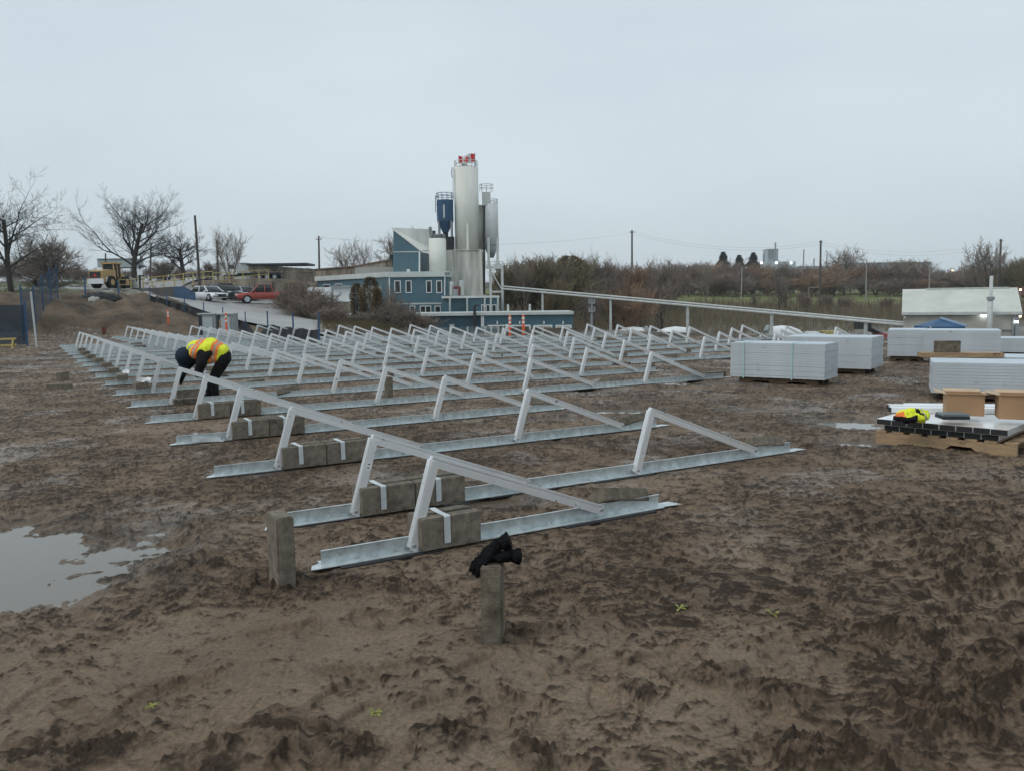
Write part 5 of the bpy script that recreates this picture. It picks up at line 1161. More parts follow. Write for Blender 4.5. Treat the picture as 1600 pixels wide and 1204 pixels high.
    for p_ in c_: mb = MB(); mb.bar(Vector((p_.x, p_.y, 0)), p_, .05); mb.build('leg', M['steel_white'], root)
    # twin pipe line on posts from the plant to the house
    root = empty('pipe_line', on(1075, 86)); tag(root, 'pair of long pale pipes on posts sloping from the plant to the pale building', 'pipe line')
    E0, E1 = (785, 447.5, 95.0), (1412, 504, 66.5)
    def Lp(t, dy): return at(E0[0] + (E1[0] - E0[0]) * t, E0[1] + (E1[1] - E0[1]) * t + dy, 1 / (1 / E0[2] + (1 / E1[2] - 1 / E0[2]) * t))
    mb = MB(); mb.tube([Lp(k / 8, 0) for k in range(9)], .085, 6); mb.build('pipe', M['steel_white'], root)
    mb = MB(); mb.tube([Lp(k / 8, 4.0) + Vector((0, -.3, 0)) for k in range(9)], .10, 6); mb.build('pipe', M['steel_white'], root)
    for px in (847.5, 954, 1074.5, 1206, 1353):
        t = (px - E0[0]) / (E1[0] - E0[0]); p_ = Lp(t, 3); mb = MB(); mb.bar(p_, Vector((p_.x, p_.y, -6)), .22); mb.bar(p_ + Vector((-.35, 0, 0)), p_ + Vector((.35, 0, 0)), .12); mb.build('post', M['steel_white'], root)
    # transformer cabinets
    for k, (x0, x1, lab) in enumerate(((309.5, 337, 'left grey electrical cabinet with a pale door at the foot of the bank'), (338, 364, 'right grey electrical cabinet with a pale door beside an orange post'))):
        Yc_ = 43.0; b0 = at(x0, 500, Yc_); b1 = at(x1, 500, Yc_); root = empty('electrical_cabinet', (b0.x, Yc_, 0)); root.location.z = T(b0.x, Yc_); tag(root, lab, 'cabinet', 'grey electrical cabinets'); zt = at(x0, 491.5, Yc_).z
        zb = root.location.z - .2
        mb = MB(); mb.box(b0.x, b1.x, Yc_, Yc_ + .8, zb, zt); mb.build('case', M['steel_grey'], root)
        mb = MB(); mb.box(b0.x - .03, b1.x + .03, Yc_ - .06, Yc_ + .86, zt + .001, zt + .06); mb.build('lid', M['steel_white'], root)
        mb = MB(); mb.box(b0.x + .24, b1.x - .16, Yc_ - .03, Yc_ - .001, zb + .1, zt - .16); mb.build('door', M['factory'], root)
        mb = MB(); mb.box(b0.x + .02, b0.x + .2, Yc_ - .02, Yc_ - .001, zb + .05, zt - .05); mb.build('side_panel', M['dark'], root)
    # the far works on the horizon
    Yf = 520; root = empty('factory', on(1215, Yf)); tag(root, 'pale grey factory with a tall process tower far beyond the trees', 'building')
    mb = MB(); facebox(mb, 1188, 1243, 409, 450, Yf, 30); mb.build('main_block', M['factory'], root)
    mb = MB(); facebox(mb, 1243.5, 1300, 416, 450, Yf + 20, 30); mb.build('low_block', M['factory'], root)
    mb = MB(); facebox(mb, 1199.5, 1216, 389, 409, Yf + 5, 10); t = mb.build('tower', M['factory'], root)
    for x in (1200.5, 1203.5, 1206.5): mb = MB(); facebox(mb, x, x + 1.4, 390, 405, Yf + 4.5, .4); mb.build('dark_bay', M['steel_grey'], root)
    for x, y, w in ((1194, 397, 1.2), (1212, 379, .7)): mb = MB(); facebox(mb, x - w, x + w, y, 410, Yf + 2, 1.5); mb.build('stack', M['steel_grey'], root)
    for x in (1190, 1213.5, 1236.5): mb = MB(); facebox(mb, x - .9, x + .9, 409.5, 412.5, Yf - .6, .5); mb.build('lamp', M['lit'], root)
    for x, y, w, lab in ((1256, 390, 1.0, 'tallest dark chimney right of the far factory'), (1272, 404, 1.0, 'short chimney right of the far factory'), (1292, 398, .9, 'pale chimney beside the bare tree on the horizon')):
        mb = MB(); a = at(x, y, Yf + 10); k = w * Yf / F; mb.tube([(a.x, Yf + 10, T(a.x, Yf + 10)), (a.x, Yf + 10, a.z)], [k * 1.15, k], 10); o = mb.build('chimney', M['steel_grey'], off=(0, 0, 0)); tag(o, lab, 'chimney', 'far chimneys on the horizon')
    root = empty('long_shed', on(1390, 560)); tag(root, 'long pale roof far behind the trees at right', 'building'); mb = MB(); facebox(mb, 1330, 1455, 411.5, 440, 560, 30); mb.build('wall', M['factory'], root); mb = MB(); facebox(mb, 1329, 1456, 410, 412, 559, 33); mb.build('roof', M['steel_grey'], root)
    mb = MB(); facebox(mb, 1572, 1610, 448.5, 462, 170, 8); o = mb.build('brick_house', M['brick_far'], off=(0, 0, 0)); root = None; tag(o, 'low reddish brick building at the right edge beyond the pale roof', 'building')
    for px, py, Yl, w in ((1488.5, 423.5, 420, 0), (1391, 424.5, 420, 1), (1585.5, 420, 300, 1), (1594.5, 453, 150, 1), (1546.5, 423.5, 420, 1), (1594, 494.5, 75, 1)):
        a = at(px, py, Yl); k = 1.2 * Yl / F; root = empty('lamp_post', on(px, Yl)); tag(root, {1488.5: 'lit lamp over the trees left of the vent stack', 1391: 'small lit lamp in the trees above the gap left of the building', 1585.5: 'lit warm lamp near the upper right edge of the trees', 1594.5: 'lit lamp beside the brick building at the right edge', 1546.5: 'lit lamp in the trees straight above the vent stack', 1594: 'lit lamp at the right end of the pale roofed building'}[px], 'street lamp', 'lit lamps far off on the right')
        mb = MB(); mb.tube([(a.x, Yl, root.location.z - .5), (a.x, Yl, a.z)], k * .3, 5); mb.build('pole', M['steel_grey'], root); mb = MB(); mb.box(a.x - k, a.x + k, Yl - k * .7, Yl + k * .7, a.z - k, a.z + k); mb.build('lamp_head', M['lit_warm'], root)
M['dkr'] = mat('dark_retaining', (.085, .08, .076), .85, 0, .3, .6)
other_structures()

def pole(px, ytop, Y, r, m, label, pxb=None, cross=None, arm=None, ground=True):
    b = on(pxb or px, Y); t = at(px, ytop, Y); root = empty('utility_pole', b); tag(root, label, 'pole', 'poles round the site')
    mb = MB(); mb.tube([b + Vector((0, 0, -.5)), t], [r, r * .75], 8); mb.build('shaft', M[m], root)
    if cross:
        mb = MB()
        for dz, w in cross: mb.bar(t + Vector((-w, -.1, -dz)), t + Vector((w, -.1, -dz)), .12)
        mb.build('crossarm', M[m], root)
        mb = MB()
        for dz, w in cross:
            for s in (-.9, 0, .9): mb.tube([t + Vector((w * s, -.1, -dz)), t + Vector((w * s, -.1, -dz + .3))], .06, 5)
        mb.build('insulators', M['steel_grey'], root)
    if arm:
        mb = MB(); mb.bar(t, t + Vector((arm, 0, .1)), .10); mb.build('arm', M[m], root); mb = MB(); p_ = t + Vector((arm, 0, .05)); mb.box(p_.x - .3, p_.x + .3, p_.y - .15, p_.y + .15, p_.z - .1, p_.z + .06); mb.build('lamp_head', M['steel_grey'], root)
pole(304.5, 337, 84, .15, 'pole_wood', 'dark leaning pole rising behind the white car', 314)
pole(339, 375, 135, .20, 'pole_wood', 'dark leaning pole left of the thin tree on the upper yard', 342)
pole(498, 369, 150, .20, 'pole_wood', 'dark pole on the skyline left of the blue building', 500, [(.6, .5)])
pole(987.5, 360, 200, .26, 'pole_wood', 'tall dark pole rising from the trees in the middle', None, [(.5, .6)])
pole(1282.5, 376, 205, .30, 'pole_wood', 'tall brown pole with a side bracket in the field', 1281, [(.4, .4)])
pole(1564, 374, 210, .32, 'pole_wood', 'tall grey pole beside the bare tree, far right', 1560, [(.4, .5)])
pole(1159.5, 417, 205, .16, 'pole_pale', 'pale bare light pole at the left of the green field', 1158)
pole(1354, 406, 205, .16, 'pole_pale', 'pale light pole with a lamp arm in the middle of the green field', 1353, None, -1.0)
pole(1453, 415, 205, .16, 'pole_pale', 'pale light pole behind the left end of the pale roof', 1451)
pole(165, 396, 145, .16, 'pole_wood', 'thin pole behind the yellow loader', 166)
pole(236, 380, 140, .16, 'pole_wood', 'thin pole right of the big bare tree trunk')
pole(924.5, 467, 60, .10, 'steel_grey', 'slim grey meter pole right of the garage doors', None, [(.3, .2), (.9, .2)])
pole(545, 500, 68, .06, 'steel_white', 'thin white pole in front of the left end of the blue shed')
pole(1444, 408, 300, .16, 'pole_wood', 'short far pole on the skyline right of the far roof')
# goal-like frame in the field
root = empty('goal_frame', on(1264, 205)); tag(root, 'pale square pipe frame beside the tall brown pole', 'frame')
mb = MB(); a = at(1264, 449.5, 205); b = on(1264, 205); c2 = at(1281, 449.5, 205); mb.bar(b, a, .14); mb.bar(a, c2, .14); mb.build('pipe_frame', M['pole_pale'], root)

# overhead wires
for (xa, ya, Ya), (xb, yb, Yb_), sag, lab in (((498, 371, 150), (987.5, 364, 200), 2.0, 'thin overhead wire from the left skyline pole to the tall middle pole'), ((987.5, 362, 200), (1282.5, 378, 205), 2.5, 'upper overhead wire from the tall middle pole to the brown pole'),
        ((987.5, 366, 200), (1282.5, 382, 205), 2.5, 'lower overhead wire from the tall middle pole to the brown pole'), ((1282.5, 379, 205), (1564, 378, 210), 2.5, 'upper overhead wire from the brown pole to the far right pole'), ((1282.5, 383, 205), (1564, 384, 210), 2.5, 'lower overhead wire from the brown pole to the far right pole')):
    mb = MB(); a, b = at(xa, ya, Ya), at(xb, yb, Yb_); mb.tube([a.lerp(b, k / 12) - Vector((0, 0, sag * 4 * (k / 12) * (1 - k / 12))) for k in range(13)], .016, 3, cap=False)
    o = mb.build('overhead_wire', M['dark'], off=(0, 0, 0)); tag(o, lab, 'wire', 'overhead wires on the skyline')
# ------------------------------------------------------------------ vehicles
def wheel(parent, x, y, r, w=.22, rim=True):
    mb = MB(); mb.tube([(x, y - w / 2, r), (x, y + w / 2, r)], r, 18); t = mb.build('wheel', M['tyre'], parent, loc=(0, 0, 0), off=(0, 0, 0))
    if rim:
        mb = MB(); s = -1 if y < 0 else 1; mb.tube([(x, y + s * (w / 2 - .01), r), (x, y + s * (w / 2 + .012), r)], r * .62, 12); mb.build('rim', M['car_silver'], t, loc=(0, 0, 0), off=(0, 0, 0))
def loft(mb, secs, mi=0):
    """secs: list of (x, [(y, z), ...]) closed rings along x"""
    n = len(secs[0][1]); vs = [(x, y, z) for x, r in secs for y, z in r]
    fs = [(k * n + i, k * n + (i + 1) % n, (k + 1) * n + (i + 1) % n, (k + 1) * n + i) for k in range(len(secs) - 1) for i in range(n)]
    e = (len(secs) - 1) * n; fs += [tuple(range(n - 1, -1, -1)), tuple(range(e, e + n))]
    mb.add(vs, fs, mi)
def car(name, loc, rz, paint, label, kind='sedan'):
    root = empty(name, loc, rz); tag(root, label, 'car' if kind != 'pickup' else 'pickup truck', 'cars parked on the pale lot')
    if kind == 'sedan': L, W, belt, roof, wr = 4.6, .88, .88, 1.42, .33
    elif kind == 'suv': L, W, belt, roof, wr = 4.6, .92, 1.05, 1.70, .37
    else: L, W, belt, roof, wr = 5.6, .96, 1.15, 1.88, .43
    def ring(w, z0, z1): return [(-w * .93, z0), (-w, z0 + .18), (-w, z1 - .22), (-w * .90, z1), (w * .90, z1), (w, z1 - .22), (w, z0 + .18), (w * .93, z0)]
    g = .22 if kind == 'sedan' else (.28 if kind == 'suv' else .42); h = L / 2
    hood = belt - (.12 if kind != 'pickup' else .06)
    mb = MB(); loft(mb, [(-h, ring(W * .86, g + .10, belt - .12)), (-h + .15, ring(W * .95, g, belt - .02)), (-h * .5, ring(W, g, belt)), (h * .28, ring(W, g, belt)), (h * .52, ring(W * .99, g, hood + .02)), (h - .25, ring(W * .95, g, hood - .08)), (h, ring(W * .84, g + .08, hood - .24))])
    mb.build('body', paint, root, True, (0, 0, 0), (0, 0, 0))
    if kind == 'sedan': xs = [(-h + .35, 0.01, .92), (-h + 1.15, .93, .80), (-.1, 1.0, .78), (.45, .97, .78), (h * .53, 0.01, .90)]
    elif kind == 'suv': xs = [(-h + .05, .02, .92), (-h + .45, .95, .82), (-.3, 1.0, .80), (.35, .97, .80), (h * .50, 0.01, .92)]
    else: xs = [(-.75, .02, .92), (-.55, .97, .80), (0, 1.0, .80), (.55, .98, .80), (h * .46, .01, .93)]
    def cab(w0, w1, z0, z1): return [(-w0, z0), (-w1, z1 - .04), (-w1 * .9, z1), (w1 * .9, z1), (w1, z1 - .04), (w0, z0)]
    mb = MB(); loft(mb, [(x, cab(W * .93, W * f, belt - .03, belt + (roof - belt) * max(k, .03))) for x, k, f in xs]); mb.build('cabin', M['glass'], root, True, (0, 0, 0), (0, 0, 0))
    mb = MB(); x0, x1 = xs[1][0] - .05, xs[3][0] + .08
    loft(mb, [(x0, [(-W * .78, roof - .06), (-W * .72, roof + .012), (W * .72, roof + .012), (W * .78, roof - .06)]), (x1, [(-W * .77, roof - .07), (-W * .71, roof), (W * .71, roof), (W * .77, roof - .07)])]); mb.build('roof', paint, root, False, (0, 0, 0), (0, 0, 0))
    for s in (-1, 1):
        for xa, za, xb, zb in ((xs[3][0] + .02, roof - .05, xs[4][0] - .02, belt), (xs[1][0], roof - .05, xs[0][0] + .02, belt), ((xs[1][0] + xs[3][0]) / 2 + .05, roof - .05, (xs[1][0] + xs[3][0]) / 2 + .05, belt)):
            mb = MB(); mb.bar((xa, s * W * .775, za), (xb, s * W * .935, zb), .09, .06); mb.build('pillar', paint, root, False, (0, 0, 0), (0, 0, 0))
    for sx in (-1, 1):
        for sy in (-1, 1):
            wheel(root, sx * h * .60 + .05, sy * (W - .10), wr)
            mb = MB(); z = belt - .30; mb.box(sx * (h - .18), sx * (h - .02), sy * W * .55, sy * W * .83, z, z + .13); mb.build('headlight' if sx > 0 else 'tail_light', M['lamp_clear'] if sx > 0 else M['lamp_red'], root, False, (0, 0, 0), (0, 0, 0))
            if sx > 0: mb = MB(); mb.box(xs[4][0] - .35, xs[4][0] - .2, sy * W * 1.0, sy * (W + .16), belt, belt + .12); mb.build('side_mirror', paint, root, False, (0, 0, 0), (0, 0, 0))
    mb = MB(); mb.box(h - .06, h + .015, -W * .5, W * .5, g + .16, g + .40); mb.build('grille', M['dark'], root, False, (0, 0, 0), (0, 0, 0))
    if kind == 'pickup':
        mb = MB(); mb.box(-h + .06, -.85, -W * .84, W * .84, belt - .02, belt + .015); mb.build('bed', M['dark'], root, False, (0, 0, 0), (0, 0, 0))
        mb = MB(); mb.box(h - .1, h + .14, -W * .92, W * .92, .45, .72); mb.box(-h - .1, -h + .1, -W * .9, W * .9, .48, .66); mb.build('bumper', M['dark'], root, False, (0, 0, 0), (0, 0, 0))
LOT = .17
car('parked_car', hit(326, 473, LOT), R(-38), M['car_white'], 'white saloon car parked first beside the dark fence', 'sedan')
car('parked_car', hit(351, 471.5, LOT), R(-42), M['car_dark'], 'dark grey suv parked between the white saloon and the silver cars', 'suv')
car('parked_car', hit(369, 471, LOT), R(-42), M['car_silver'], 'silver car parked just right of the dark suv', 'sedan')
car('parked_car', hit(381, 470, LOT), R(-42), M['car_silver'], 'pale silver car half hidden behind the red pickup', 'sedan')
car('parked_pickup', hit(414, 477.5, LOT), R(-158), M['car_red'], 'red double cab pickup truck parked facing left beside the bush', 'pickup')

def part(mb, name, m, root, smooth=False): return mb.build(name, m, root, smooth, (0, 0, 0), (0, 0, 0))
def loader():
    root = empty('wheel_loader', on(177, 95, .15), R(82)); root.scale = (.82, .82, .82); tag(root, 'yellow wheel loader standing on the road before the big bare tree', 'loader')
    mb = MB(); loft(mb, [(-3.6, [(-.95, .9), (-.95, 2.3), (.95, 2.3), (.95, .9)]), (-2.2, [(-1.05, .8), (-1.05, 2.55), (1.05, 2.55), (1.05, .8)]), (-.7, [(-1.05, .8), (-1.05, 2.5), (1.05, 2.5), (1.05, .8)])]); part(mb, 'engine_hood', M['loader'], root)
    mb = MB(); mb.box(-3.75, -3.55, -1.15, 1.15, .6, 1.3); part(mb, 'counterweight', M['white_paint'], root)
    mb = MB(); mb.box(-3.72, -3.61, -.75, .75, 1.4, 2.2); part(mb, 'rear_grille', M['dark'], root)
    mb = MB(); mb.prism([(-3.74, -.3, 1.55), (-3.74, .3, 1.55), (-3.74, 0, 2.05)], (.02, 0, 0)); part(mb, 'warning_triangle', M['lamp_red'], root)
    mb = MB(); loft(mb, [(-.7, [(-.85, 1.6), (-.75, 3.35), (.75, 3.35), (.85, 1.6)]), (.75, [(-.85, 1.6), (-.75, 3.35), (.75, 3.35), (.85, 1.6)])]); c = part(mb, 'cab', M['glass'], root)
    mb = MB(); mb.box(-.95, 1.0, -.95, .95, 3.36, 3.58); part(mb, 'cab_roof', M['loader'], c)
    for x in (-.72, .05, .78):
        for s in (-1, 1): mb = MB(); mb.bar((x, s * .87, 1.55), (x, s * .77, 3.38), .12); part(mb, 'cab_post', M['loader'], c)
    mb = MB(); mb.box(.6, 2.2, -.7, .7, .9, 1.7); part(mb, 'front_frame', M['loader'], root)
    for s in (-1, 1):
        mb = MB(); mb.bar((.9, s * .5, 2.1), (3.2, s * .5, .8), .3, .45); part(mb, 'lift_arm', M['loader'], root)
        for x in (-1.9, 1.5): mb = MB(); mb.tube([(x, s * .75, .85), (x, s * 1.35, .85)], .85, 18); w = part(mb, 'wheel', M['tyre'], root); mb = MB(); mb.tube([(x, s * 1.3, .85), (x, s * 1.37, .85)], .42, 12); part(mb, 'rim', M['loader'], w)
        mb = MB(); mb.box(-2.9, -2.0, s * 1.06 - .02, s * 1.06 + .02, .9, 1.5); part(mb, 'side_step', M['white_paint'], root)
    mb = MB(); mb.prism([(3.0, -1.4, .25), (4.0, -1.4, .15), (3.3, -1.4, 1.5), (2.9, -1.4, 1.3)], (0, 2.8, 0)); part(mb, 'bucket', M['steel_grey'], root)
loader()
def dump_truck():
    root = empty('dump_truck', on(390, 144, .2), R(180)); root.location.z = at(390, 438.5, 144).z; tag(root, 'white cab flatbed truck standing on the upper yard before the block bunker', 'truck')
    mb = MB(); mb.box(1.6, 3.5, -1.2, 1.2, 1.0, 2.9); mb.box(3.5, 4.4, -1.05, 1.05, .8, 1.9); part(mb, 'cab', M['white_paint'], root)
    for s in (-1, 1): mb = MB(); mb.box(2.0, 3.1, s * 1.205 - .01, s * 1.205 + .01, 1.95, 2.65); part(mb, 'side_window', M['glass'], root)
    mb = MB(); mb.box(3.49, 3.52, -1.0, 1.0, 2.0, 2.7); part(mb, 'windscreen', M['glass'], root)
    mb = MB(); mb.box(-5.5, 1.4, -1.2, 1.2, 1.0, 1.25); part(mb, 'bed', M['dark'], root)
    mb = MB(); mb.box(-5.4, 4.2, -.5, .5, .7, .99); part(mb, 'chassis', M['dark'], root)
    for x in (3.4, -2.2, -3.5, -4.8):
        for s in (-1, 1): wheel(root, x, s * 1.05, .52, .3)
dump_truck()
def mixer(px, Y, rz, label, pt):
    b = at(px, pt, Y); b.z -= 3.85; root = empty('mixer_truck', b, rz); tag(root, label, 'truck', 'concrete mixer trucks in the lower yard')
    mb = MB(); ax = Vector((1, 0, -.18)).normalized(); c = Vector((-.6, 0, 2.65))
    prof = [(-2.7, .45), (-2.2, .75), (-.9, 1.12), (.3, 1.18), (1.5, .98), (2.2, .62), (2.3, .3)]
    mb.tube([c + ax * t for t, r in prof], [r for t, r in prof], 22); part(mb, 'drum', M['white_paint'], root, True)
    mb = MB(); mb.box(2.4, 4.2, -1.2, 1.2, 1.0, 2.8); part(mb, 'cab', M['white_paint'], root)
    mb = MB(); mb.box(4.19, 4.23, -1.0, 1.0, 1.9, 2.6); part(mb, 'windscreen', M['glass'], root)
    for s in (-1, 1): mb = MB(); mb.box(2.8, 3.9, s * 1.205 - .01, s * 1.205 + .01, 1.9, 2.6); part(mb, 'side_window', M['glass'], root)
    mb = MB(); mb.box(-4.2, 4.2, -.5, .5, .75, 1.1); part(mb, 'chassis', M['dark'], root)
    mb = MB(); mb.prism([(-3.6, -.5, 3.3), (-3.2, -.5, 4.0), (-3.0, -.5, 3.9), (-3.4, -.5, 3.0)], (0, 1, 0)); mb.bar((-3.9, 0, 3.0), (-4.3, 0, 1.4), .35); part(mb, 'chute', M['steel_grey'], root)
    for x in (3.3, -1.4, -2.7):
        for s in (-1, 1): wheel(root, x, s * 1.05, .52, .3)
mixer(1236, 108, R(10), 'white drum mixer truck behind the strapped panel stack', 509)
mixer(1040, 112, R(170), 'white drum mixer truck parked straight below the third pipe post', 511)
mixer(976, 116, R(150), 'white mixer truck mostly hidden beside the second pipe post', 511)
def far_machine():
    b = at(1285, 517, 112); b.z -= 3.45 * .8; root = empty('service_truck', b, R(180)); root.scale = (.8, .8, .8); tag(root, 'white cab truck with a yellow box body in the lower yard', 'truck')
    mb = MB(); mb.box(.9, 2.6, -1.1, 1.1, 1.7, 3.35); part(mb, 'cab', M['white_paint'], root)
    mb = MB(); mb.box(1.2, 2.2, -1.12, -1.101, 2.4, 3.0); part(mb, 'side_window', M['glass'], root)
    mb = MB(); mb.box(-2.3, .2, -1.15, 1.15, 1.6, 3.45); b = part(mb, 'box_body', M['yellow'], root)
    for k in range(3): mb = MB(); mb.box(-1.9 + k * .7, -1.5 + k * .7, -1.18, -1.151, 2.2, 3.1); part(mb, 'panel', M['dark'], b)
    mb = MB(); mb.box(.2, .9, -1.1, 1.1, 1.7, 3.2); part(mb, 'bulkhead', M['dark'], root)
    mb = MB(); mb.box(-2.4, 2.7, -.9, .9, .8, 1.55); part(mb, 'chassis', M['dark'], root)
    for x in (1.8, -1.3):
        for s in (-1, 1): wheel(root, x, s * 1.0, .7, .3)
    root = empty('boom_lift', on(1372, 88), 0); tag(root, 'red machine with a dark raised boom left of the pale roofed building', 'machine')
    z = root.location.z; p0 = at(1383, 521, 88) - root.location; p1 = at(1352, 512, 88) - root.location; p2 = at(1345, 504, 88) - root.location
    mb = MB(); mb.box(p0.x - 1.0, p0.x + .2, -.9, .9, p0.z - 1.6, p0.z); part(mb, 'body', M['car_red'], root)
    mb = MB(); mb.bar(p0 + Vector((-.3, 0, -.2)), p1, .35); mb.bar(p1, p2, .3); part(mb, 'boom', M['dark'], root)
    mb = MB(); mb.box(p2.x - .5, p2.x + .9, -.6, .6, p2.z - .7, p2.z + .1); part(mb, 'platform', M['dark'], root)
    mb = MB(); mb.bar(p0 + Vector((-.2, -.3, .0)), p0 + Vector((-1.9, -.3, .9)), .12); part(mb, 'cylinder', M['steel_grey'], root)
    for sx in (-1.4, .4):
        for s in (-1, 1): wheel(root, p0.x + sx, s * .9, .6, .35)
far_machine()

# ------------------------------------------------------------------ fences and tarps on the left
def mesh_mat(name, col, alpha):
    m = mat(name, col, .8, 0, .25, 1.5); t = m.node_tree; b = t.nodes['Principled BSDF']; b.inputs['Alpha'].default_value = alpha; return m
M['net'] = mesh_mat('blue_debris_netting', (.022, .055, .095), .60)
M['net_dense'] = mesh_mat('dense_blue_netting', (.016, .042, .075), .80)
def screen_fence(pts, h, m, label, posts='post_blue', name='screen_fence', skirt=True, group=None):
    root = empty(name, pts[0]); tag(root, label, 'fence', group)
    for a, b in zip(pts, pts[1:]):
        n = max(1, int((b - a).length / 1.2)); mb = MB(); vs = []
        for k in range(n + 1):
            p_ = a.lerp(b, k / n); w = .05 * math.sin(k * 2.1); q = Vector((-(b - a).y, (b - a).x, 0)).normalized() * w; sag = .10 * (0 if k in (0, n) else .5 + .5 * math.sin(k * 1.7))
            vs += [p_ + q + Vector((0, 0, .05)), p_ - q * .5 + Vector((0, 0, h - sag))]
        mb.add(vs, [(2 * k, 2 * k + 2, 2 * k + 3, 2 * k + 1) for k in range(n)]); mb.build('netting', m, root)
    for p_ in pts: mb = MB(); mb.tube([p_ + Vector((0, 0, -.3)), p_ + Vector((0, 0, h + .12))], .035, 6); mb.build('post', M[posts], root)
screen_fence([on(33, 36, .3), on(53, 42, .2), on(67, 47, .1), on(80, 51, .1), on(91, 54, .1)], 2.0, M['net'], 'blue netting fence running away up the bank beside the bare tree', 'post_blue', group='blue netting fences on the left')
screen_fence([on(-60, 31, 0), on(-10, 31, 0), on(38, 31.5, 0)], 1.55, M['net_dense'], 'sagging blue netting fence at the left edge of the picture', 'post_blue', group='blue netting fences on the left')
mb = MB(); b = on(53, 30.5); t = at(48, 456, 30.5); mb.tube([b + Vector((0, 0, -.3)), t], .035, 8); o = mb.build('fence_post', M['steel_white'], off=(0, 0, 0)); tag(o, 'pale steel post standing at the end of the blue netting', 'post')
root = empty('saw_horse', on(5, 29.5)); tag(root, 'small yellow sawhorse at the left edge under the blue netting', 'sawhorse')
q = root.location
for k in (.12, .34): mb = MB(); mb.bar(q + Vector((-.4, 0, k)), q + Vector((.35, 0, k + .02)), .07); mb.build('bar', M['yellow'], root)
for k in (-.3, .25): mb = MB(); mb.bar(q + Vector((k, -.1, 0)), q + Vector((k, 0, .34)), .05); mb.build('leg', M['yellow'], root)
# black silt fence along the lot edge
sf = [hit(x, y) for x, y in ((236, 474), (262, 480), (290, 489), (320, 500), (350, 509), (385, 517), (420, 525), (460, 533), (500, 539))]
root = empty('silt_fence', sf[0]); tag(root, 'black silt fence with blue posts along the edge of the parking lot', 'fence')
for a, b in zip(sf, sf[1:]):
    mb = MB(); vs = []; n = 5
    for k in range(n + 1):
        p_ = a.lerp(b, k / n); p_.z = T(p_.x, p_.y); vs += [p_ + Vector((0, .08 * math.sin(k * 2.3 + a.x), -.05)), p_ + Vector((0, .1 * math.sin(k * 1.7), .55 - .06 * abs(math.sin(k * 2.2 + a.y))))]
    mb.add(vs, [(2 * k, 2 * k + 2, 2 * k + 3, 2 * k + 1) for k in range(n)]); mb.build('fabric', M['silt'], root)
for p_ in sf: mb = MB(); mb.tube([p_ + Vector((0, -.1, -.2)), p_ + Vector((0, -.1, 1.15))], .035, 6); mb.build('post', M['post_blue'], root)
for px, Y in ((134, 60), (186, 66)):
    b = on(px, Y); mb = MB(); mb.tube([b + Vector((0, 0, -.2)), b + Vector((0, 0, 1.4))], .06, 6); o = mb.build('fence_post', M['post_blue'], off=(0, 0, 0)); tag(o, 'lone blue post on the road edge, %s' % ('nearer the bare tree' if px == 134 else 'below the loader'), 'post')
# black tarp heap on the bank
b = on(155, 57, .1); o = blob('tarp_heap', [('e', b, (1.15, .7, .42), None), ('e', b + Vector((.7, .1, -.1)), (.9, .6, .30), None), ('e', b + Vector((-.7, -.2, -.15)), (.7, .5, .30), None)], .09, M['silt'], 2); crease(o.data, .25, .5, 2); tag(o, 'crumpled black tarp heap on top of the dirt bank', 'tarp')
b = on(146, 55.5, .05); o = blob('rock', [('e', b, (.35, .3, .28), None), ('e', b + Vector((.2, 0, .05)), (.2, .2, .2), None)], .07, M['conc_pale'], 1); crease(o.data, .12, .3, 4); tag(o, 'pale rock beside the black tarp heap', 'rock')

